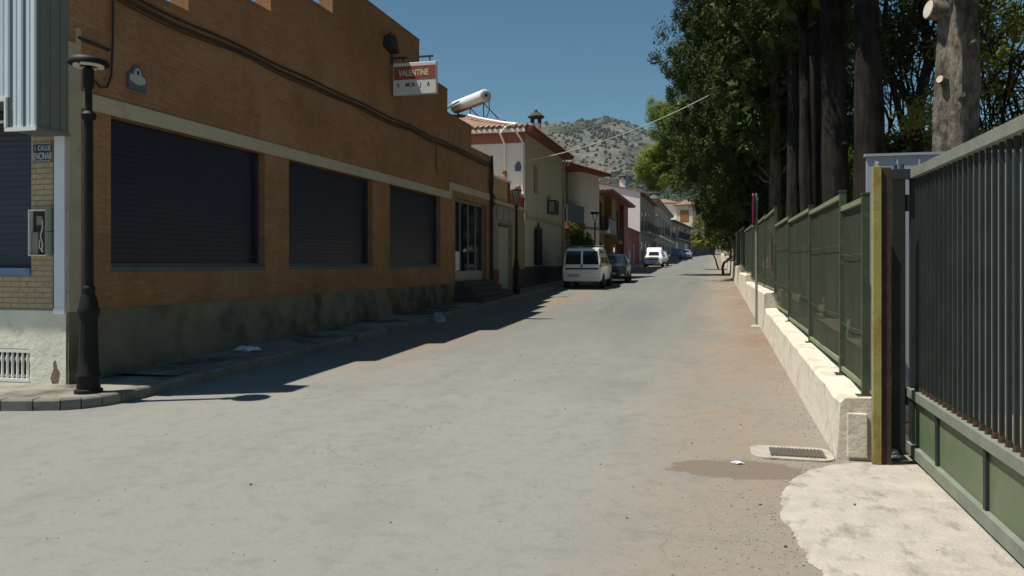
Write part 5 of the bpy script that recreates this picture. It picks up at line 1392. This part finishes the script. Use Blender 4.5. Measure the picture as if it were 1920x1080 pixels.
def cypress(label, x, y, dia, z0, ztop, rad, bark='bark', amp=.12, lean=(0, 0), dens=1.0, nleaf=170, prof=None, size=.085, ncl=None, mat='leaf_cypress', group='cypresses behind the fence', stubs=0, seed=0):
    g = zr(y) + .2
    t = thing('cypress_tree', label, 'tree', (x, y, g), group)
    mb = MB(); trunk_mesh(mb, x, y, g - .2, ztop * .8, dia, dia * .35, lean, amp=amp, seed=seed)
    rs = random.Random(seed * 7 + 3)
    prof = prof or [(0, .35), (.15, .75), (.4, 1), (.7, .8), (1, .2)]
    def pr(u):
        for (a, ra), (b, rb) in zip(prof, prof[1:]):
            if u <= b: return lerp(ra, rb, (u - a) / (b - a))
        return prof[-1][1]
    # side limbs
    for k in range(int(9 * dens)):
        th = rs.uniform(0, 6.283); zz = rs.uniform(max(g + 3.0, z0 - 1.2), lerp(z0, ztop, .6)); u = min(1, max(0, (zz + 1 - z0) / (ztop - z0))); rr = rad * pr(u) * .8
        lx = x + lean[0] * (zz - g) / (ztop * .8 - g)
        limb(mb, (lx, y, zz), (lx + rr * math.cos(th), y + rr * math.sin(th), zz + rr * .6), dia * .13, .015, .3, 6, 7, k + seed)
    for k in range(stubs):
        th = rs.uniform(R(150), R(320)); zz = rs.uniform(g + 1.2, z0 - .4); L = rs.uniform(.03, .12) + dia * .45
        mb.tube([(x, y, zz), (x + L * math.cos(th), y + L * math.sin(th), zz + L * .25)], [.05, rs.uniform(.02, .04)], 7)
    mb.build('trunk', bark, t, smooth=60, weld=False)
    cl = []
    n = ncl or int(dens * rad * rad * (ztop - z0) * 2.9)
    for k in range(n):
        u = rs.random(); zz = lerp(z0, ztop, u); th = rs.uniform(0, 6.283); q = rad * pr(u) * lerp(.55, 1.04, rs.random() ** .7)
        q *= 1 + .2 * mnoise.noise(Vector((math.cos(th) * 1.5, math.sin(th) * 1.5, zz * .6 + seed)))
        lx = x + lean[0] * min(1, (zz - g) / (ztop * .8 - g))
        cr = rs.choice((.2, .28, .28, .36, .5))
        cl.append((lx + q * math.cos(th), y + q * math.sin(th), zz, cr, cr * rs.uniform(1.0, 1.7)))
    cr_ = leaves('crown', mat, t, cl, int(nleaf * (1.6 if y < 34 else 1.15)), size * (.68 if y < 34 else .85), .33, .8)
    inn = []
    for k in range(int(n * .5)):
        u = rs.uniform(.03, .97); zz = lerp(z0, ztop, u); th = rs.uniform(0, 6.283); q = rad * pr(u) * .78 * (rs.random() ** .5)
        lx = x + lean[0] * min(1, (zz - g) / (ztop * .8 - g)); inn.append((lx + q * math.cos(th), y + q * math.sin(th), zz, .5, .6))
    leaves('inner_foliage', mat, t, inn, 34, .2, .5, .5)  # extra inner leaves added to block light and darken the crown
    return t

cypress('pale knotty barked cypress trunk rising behind the metal screen', 3.0, 11.3, .60, 6.6, 14, 2.4, 'bark_pale', nleaf=120, stubs=5, amp=.24, seed=1, dens=.8)
# sawn limb stubs on the pale trunk
PT = bpy.data.objects['cypress_tree']
for (dx, dy, z, r_) in ((-.36, -.1, 4.9, .12), (-.25, -.2, 3.98, .05)):
    mb = MB(); c0 = Vector((3.0, 11.3, z - .05)); c1 = Vector((3.0 + dx, 11.3 + dy, z)); ax_ = (c1 - c0).normalized()
    mb.tube([c0, c1], [r_ * 1.2, r_], 14); st_ = mb.build('sawn_limb', 'bark_pale', PT, smooth=40)
    mb = MB(); mb.tube([c1, c1 + ax_ * .006], [r_ * .93, r_ * .9], 14); mb.build('cut_face', 'cut_wood', st_)
cypress('thick dark cypress trunk just left of the metal screen', 2.5, 14.5, .56, 7.2, 15, 2.6, stubs=3, seed=2, dens=1.2)
cypress('broad dark cypress trunk behind the second fence panel', 2.62, 18.4, .66, 7.6, 16, 2.5, lean=(-.3, 0), stubs=2, seed=3)
cypress('slim dark cypress stem close beside the broad trunk', 2.15, 19.7, .34, 7.5, 15, 1.9, lean=(-.25, .2), seed=4)
cypress('dark cypress with forked stem in the middle of the row', 2.5, 22.8, .52, 9.4, 18, 2.4, lean=(.1, 0), seed=5)
cypress('dark cypress with foliage hanging toward the road', 2.5, 27.6, .55, 8.4, 18, 2.7, seed=6, prof=[(0, .4), (.2, .8), (.5, 1.15), (.8, 1.2), (1, .4)])  # crown widened above view to shade the foliage below
cypress('sunlit ribbed cypress trunk above the maroon road sign', 2.15, 31.0, .5, 5.6, 17, 2.9, 'bark_mid', seed=7, prof=[(0, .4), (.2, .8), (.5, 1.1), (.8, 1.15), (1, .4)])  # upper crown, out of view, also shaped wide for its shade
cypress('tall dense cypress overhanging the road with ragged outline', 1.8, 36.5, .5, 4.0, 18, 3.85, seed=8, nleaf=200, prof=[(0, .35), (.12, .6), (.3, .95), (.45, 1), (.7, .95), (.85, .85), (1, .3)])  # upper crown kept broad out of view to darken the lower sprays
cypress('dense cypress farther along the fence beyond the ragged one', 1.7, 44, .5, 3.6, 17, 4.2, seed=9, prof=[(0, .5), (.15, .85), (.4, 1), (.7, .85), (1, .3)])
cypress('leaning dark cypress at the far end of the row', 2.1, 51, .45, 3.6, 15, 3.2, seed=10)
cypress('slim dark cypress stem between the forked one and the hanging foliage', 3.0, 25.6, .36, 9.0, 17, 1.9, seed=14)
cypress('thin dark cypress stem right of the sunlit ribbed trunk', 2.75, 29.8, .34, 8.6, 17, 1.9, seed=15)
# second row filling the dark background
for k, (x, y, z0, zt, rad, lab) in enumerate(((3.6, 33, 1.2, 14, 1.5, 'bushy dark cypress in the second row behind the middle trunks'), (4.4, 38, 1.2, 15, 1.9, 'wide dark cypress in the second row behind the slim stem'), (5.0, 46, 1.2, 16, 2.4, 'shaded cypress in the second row beyond the sunlit trunk'), (6.6, 60, 1.5, 16, 3.2, 'shaded cypress at the back of the far row end'), (3.9, 57, 2.0, 14, 3.2, 'far bushy cypress beside the garden wall end'))):
    cypress(lab, x, y, .45, z0, zt, rad, seed=20 + k, nleaf=110, size=.12, prof=[(0, .8), (.2, 1), (.6, .95), (1, .35)], group='second row cypresses')

# bright pine leaning over the road
PN = thing('pine_tree', 'bright yellow green pine with rounded crown leaning over the road', 'tree', (1.9, 52.5, zr(52) + .2))
mb = MB(); pts = limb(mb, (1.9, 52.5, zr(52)), (-1.2, 52, 8.2), .22, .1, .25, 9, 12, 3)
cl = []
rs = random.Random(5)
for k in range(9):
    e = (rs.uniform(-4.2, -.4), rs.uniform(50.6, 53.6), rs.uniform(7.0, 10.2)); limb(mb, pts[8 + k % 4], e, .06, .015, .3, 6, 6, k)
mb.build('trunk', 'bark_mid', PN, smooth=60, weld=False)
for k in range(230):
    th, ph = rs.uniform(0, 6.283), rs.uniform(-.7, 1.4); q = rs.random() ** .4
    cxx, czz = (-2.75, 7.75); rx, rz_ = 2.4, 1.95
    X = cxx + rx * q * math.cos(th) * math.cos(ph); Z = czz + rz_ * q * math.sin(ph) + .5 * mnoise.noise(Vector((X, th, 2))); 
    if Z > 9.2 and X < -3.3: Z -= .8
    cl.append((X, 52 + 1.7 * q * math.sin(th) * math.cos(ph), Z, .42, .34))
for k in range(60):
    cl.append((rs.uniform(-4.0, -1.6), rs.uniform(50.6, 52.5), rs.uniform(9.4, 11.9) , .4, .5))
leaves('crown', 'leaf_pine', PN, cl, 230, .1, .2, .5)
# small street tree leaning from the wall
ST_ = thing('street_tree', 'small bent broad leaved tree growing at the foot of the far wall', 'tree', (.62, 56, zr(56)))
mb = MB(); z = zr(56); mb.tube([(.55, 55, z - .1), (.5, 55, z + .45), (.62, 55.1, z + .75), (.95, 55.2, z + .95), (1.05, 55.2, z + 1.5), (.8, 55.2, z + 2.4), (.3, 55.2, z + 3.0)], [.09, .08, .085, .08, .07, .06, .03], 8)
for k in range(8): limb(mb, (.8, 55.2, z + 2.2), (rs.uniform(-1.5, 1.6), rs.uniform(54.2, 56.2), z + rs.uniform(2.5, 4.2)), .04, .01, .3, 5, 5, k)
mb.build('trunk', 'bark', ST_, smooth=60, weld=False)
cl = [(rs.uniform(-.6, 1.7), rs.uniform(54, 56.4), z + rs.uniform(1.7, 4.2), .36, .3) for k in range(36)]
leaves('crown', 'leaf_broad', ST_, cl, 60, .09, .5)
YT = thing('street_tree', 'yellow green sapling beside the far end of the pavement', 'tree', (-.1, 66, zr(66)))
mb = MB(); z = zr(66); limb(mb, (.3, 66, z), (-.6, 66, z + 2.8), .07, .03, .2); 
for k in range(5): limb(mb, (-.4, 66, z + 2.2), (rs.uniform(-1.6, .6), rs.uniform(65.2, 66.8), z + rs.uniform(2.6, 4.3)), .03, .01, .3, 5, 5, k)
mb.build('trunk', 'bark', YT, smooth=60, weld=False)
leaves('crown', 'leaf_yellow', YT, [(rs.uniform(-1.6, .5), rs.uniform(65, 67), z + rs.uniform(1.9, 4.2), .38, .36) for k in range(46)], 60, .13, .5)
# garden shrub in front of the bay house
SHR = thing('garden_shrub', 'green spiky shrub between the beige house and the white van', 'shrub', (-7.0, 42.6, zr(42)))
mb = MB(); limb(mb, (-7.0, 42.6, zr(42) + .1), (-6.9, 42.6, zr(42) + 1.6), .06, .03); mb.build('stem', 'bark', SHR)
leaves('crown', 'leaf_broad', SHR, [(rs.uniform(-7.6, -6.3), rs.uniform(42.2, 43.4), zr(42) + rs.uniform(.9, 2.9), .3, .4) for k in range(26)], 50, .2, .18, .8)

# open grove behind the gate
def grove(label, x, y, zf, ztop, rad, mat, seed, nb=9, ncl=40, nleaf=55, size=.085, tr=.09, forks=3, name='grove_tree'):
    g = zr(y) + .2; t = thing(name, label, 'tree', (x, y, g), 'trees in the garden')
    rs_ = random.Random(seed); mb = MB(); cl = []
    for f in range(forks):
        tip = (x + rs_.uniform(-1, 1) * rad * .5, y + rs_.uniform(-1, 1) * rad * .4, lerp(zf, ztop, .55))
        ps = limb(mb, (x + rs_.uniform(-.1, .1), y, g), tip, tr, tr * .45, .25, 7, 9, seed + f)
        for k in range(nb):
            s0 = ps[rs_.randint(4, 9)]; th = rs_.uniform(0, 6.283); q = rad * rs_.uniform(.5, 1)
            e = (x + q * math.cos(th), y + q * math.sin(th), rs_.uniform(zf, ztop)); bp = limb(mb, s0, e, tr * .35, .01, .35, 5, 7, seed + k * 3)
            for j in range(2):
                e2 = Vector(e) + Vector((rs_.uniform(-1, 1), rs_.uniform(-1, 1), rs_.uniform(-.5, 1))) * .9; limb(mb, bp[4], e2, .014, .005, .3, 4, 5, seed + k + j); cl.append((e2.x, e2.y, e2.z, .4, .32))
            cl.append((e[0], e[1], e[2], .42, .34))
    mb.build('trunk', 'bark', t, smooth=60, weld=False)
    while len(cl) < ncl: th = rs_.uniform(0, 6.283); q = rad * rs_.random() ** .5; cl.append((x + q * math.cos(th), y + q * math.sin(th), rs_.uniform(zf, ztop), .45, .35))
    leaves('crown', mat, t, cl[:max(ncl, 20)], nleaf, size, .38)
    return t
grove('open leafy tree with fine branches right of the pale trunk', 5.4, 16.6, 2.8, 7.4, 1.5, 'leaf_yellow', 41, ncl=60, nleaf=95, size=.065, tr=.05)
grove('olive leaved tree farther right behind the gate top', 7.9, 23, 3.2, 9.5, 2.2, 'leaf_broad', 42, ncl=95, nleaf=90, size=.08, tr=.06)
grove('thin dark leaning stem with sparse leaves left of the pale trunk', 4.85, 22, 7.0, 9.6, 1.3, 'leaf_grove', 43, ncl=30, tr=.12, forks=2, size=.06)
grove('dark crowned tree filling the gap beside the pale trunk', 4.4, 19, 5.9, 9.0, 1.2, 'leaf_cypress', 44, ncl=48, nleaf=150, tr=.17, forks=1, nb=7, size=.07)
grove('spindly tree with bare crossing branches against the sky', 6.2, 28, 6.0, 11, 1.9, 'leaf_grove', 45, ncl=30, nleaf=45, tr=.05, forks=3, size=.07)
grove('branching tree behind the thick dark trunk', 5.7, 31, 6.4, 12, 1.8, 'leaf_grove', 46, ncl=30, nleaf=50, tr=.06, forks=3, size=.07)
grove('tall green tree at the far right edge of view', 11.2, 31, 2.5, 11, 2.6, 'leaf_broad', 47, ncl=70, nleaf=75, size=.08)
for k, (x, y, h, lab) in enumerate(((4.95, 22.6, 5.2, 'rounded yellow green bush seen between the trunks'), (5.9, 24.5, 5.3, 'low olive bush right of the yellow one'), (4.2, 22.0, 4.7, 'dull green bush left of the yellow one'), (7.4, 23.5, 5.4, 'wide green bush low behind the gate top'), (9.2, 26, 5.8, 'green bush at the right edge behind the gate'))):
    t = thing('garden_bush', lab, 'bush', (x, y, zr(y) + .2), 'bushes in the garden')
    mb = MB()
    for j in range(7): limb(mb, (x, y, zr(y)), (x + rs.uniform(-.8, .8), y + rs.uniform(-.8, .8), h * rs.uniform(.5, .9)), .06, .015, .3, 5, 6, j + k)
    mb.build('stem', 'bark', t, weld=False)
    cl = []
    for j in range(130):
        th = rs.uniform(0, 6.283); q = rs.random() ** .5; zz = rs.random(); cl.append((x + .95 * q * math.cos(th), y + 1.0 * q * math.sin(th), .8 + (h - .9) * zz, .36, .32))
    leaves('crown', ['leaf_yellow', 'leaf_grove', 'leaf_broad', 'leaf_yellow', 'leaf_broad'][k], t, cl, 75, .085, .4)

# ------------------------------------------------------------------ thin summer haze over the whole place
hz = MB(); hz.box(-3020, 3020, -3020, 3220, -1.1, 460)
hm_ = bpy.data.materials.new('thin haze'); hm_.use_nodes = True; hn = hm_.node_tree
hn.nodes.remove(hn.nodes['Principled BSDF'])
pv_ = hn.nodes.new('ShaderNodeVolumePrincipled'); pv_.inputs['Color'].default_value = (.74, .88, 1.0, 1); pv_.inputs['Density'].default_value = .00006
hn.links.new(pv_.outputs[0], hn.nodes['Material Output'].inputs['Volume'])
struct(hz.build('haze', hm_), 'stuff')

# ------------------------------------------------------------------ light, sky, camera
W = bpy.data.worlds.new('World'); SC.world = W; W.use_nodes = True
nt = W.node_tree; bg = nt.nodes['Background']
sky = nt.nodes.new('ShaderNodeTexSky'); sky.sky_type = 'NISHITA'; sky.sun_disc = False
SUN_EL, SUN_AZ = R(65.2), (-.921, -.390)
sky.sun_elevation = SUN_EL; sky.sun_rotation = math.atan2(SUN_AZ[0], SUN_AZ[1]) % (2 * math.pi)
sky.altitude = 900; sky.air_density = 1.0; sky.dust_density = .3; sky.ozone_density = 3.0
nt.links.new(mixc(nt, 1.0, sky.outputs[0], (.70, 1.04, 1.0), 'MULTIPLY'), bg.inputs[0]); bg.inputs[1].default_value = .055
sd = Vector((SUN_AZ[0] * math.cos(SUN_EL), SUN_AZ[1] * math.cos(SUN_EL), math.sin(SUN_EL)))
L = bpy.data.lights.new('sun', 'SUN'); L.energy = 4.9; L.angle = R(.53); L.color = (1.0, .955, .88)
lo = bpy.data.objects.new('sun', L); COL.objects.link(lo); lo.rotation_euler = (-sd).to_track_quat('-Z', 'Y').to_euler()

cam = bpy.data.cameras.new('camera'); cam.sensor_width = 36; cam.lens = 1500 / 1920 * 36; cam.shift_y = -45 / 1920
cam.clip_start = .05; cam.clip_end = 8000
co = bpy.data.objects.new('camera', cam); COL.objects.link(co)
co.location = (0, 0, 1.65); co.rotation_euler = (R(90), 0, PSI)
SC.camera = co
vs_ = SC.view_settings; SC.display_settings.display_device = 'sRGB'
vs_.view_transform = 'Standard'; vs_.look = 'None'; vs_.gamma = 1; vs_.use_curve_mapping = False; vs_.exposure = 0.33
SC.cycles.max_bounces = 6; SC.cycles.transparent_max_bounces = 12
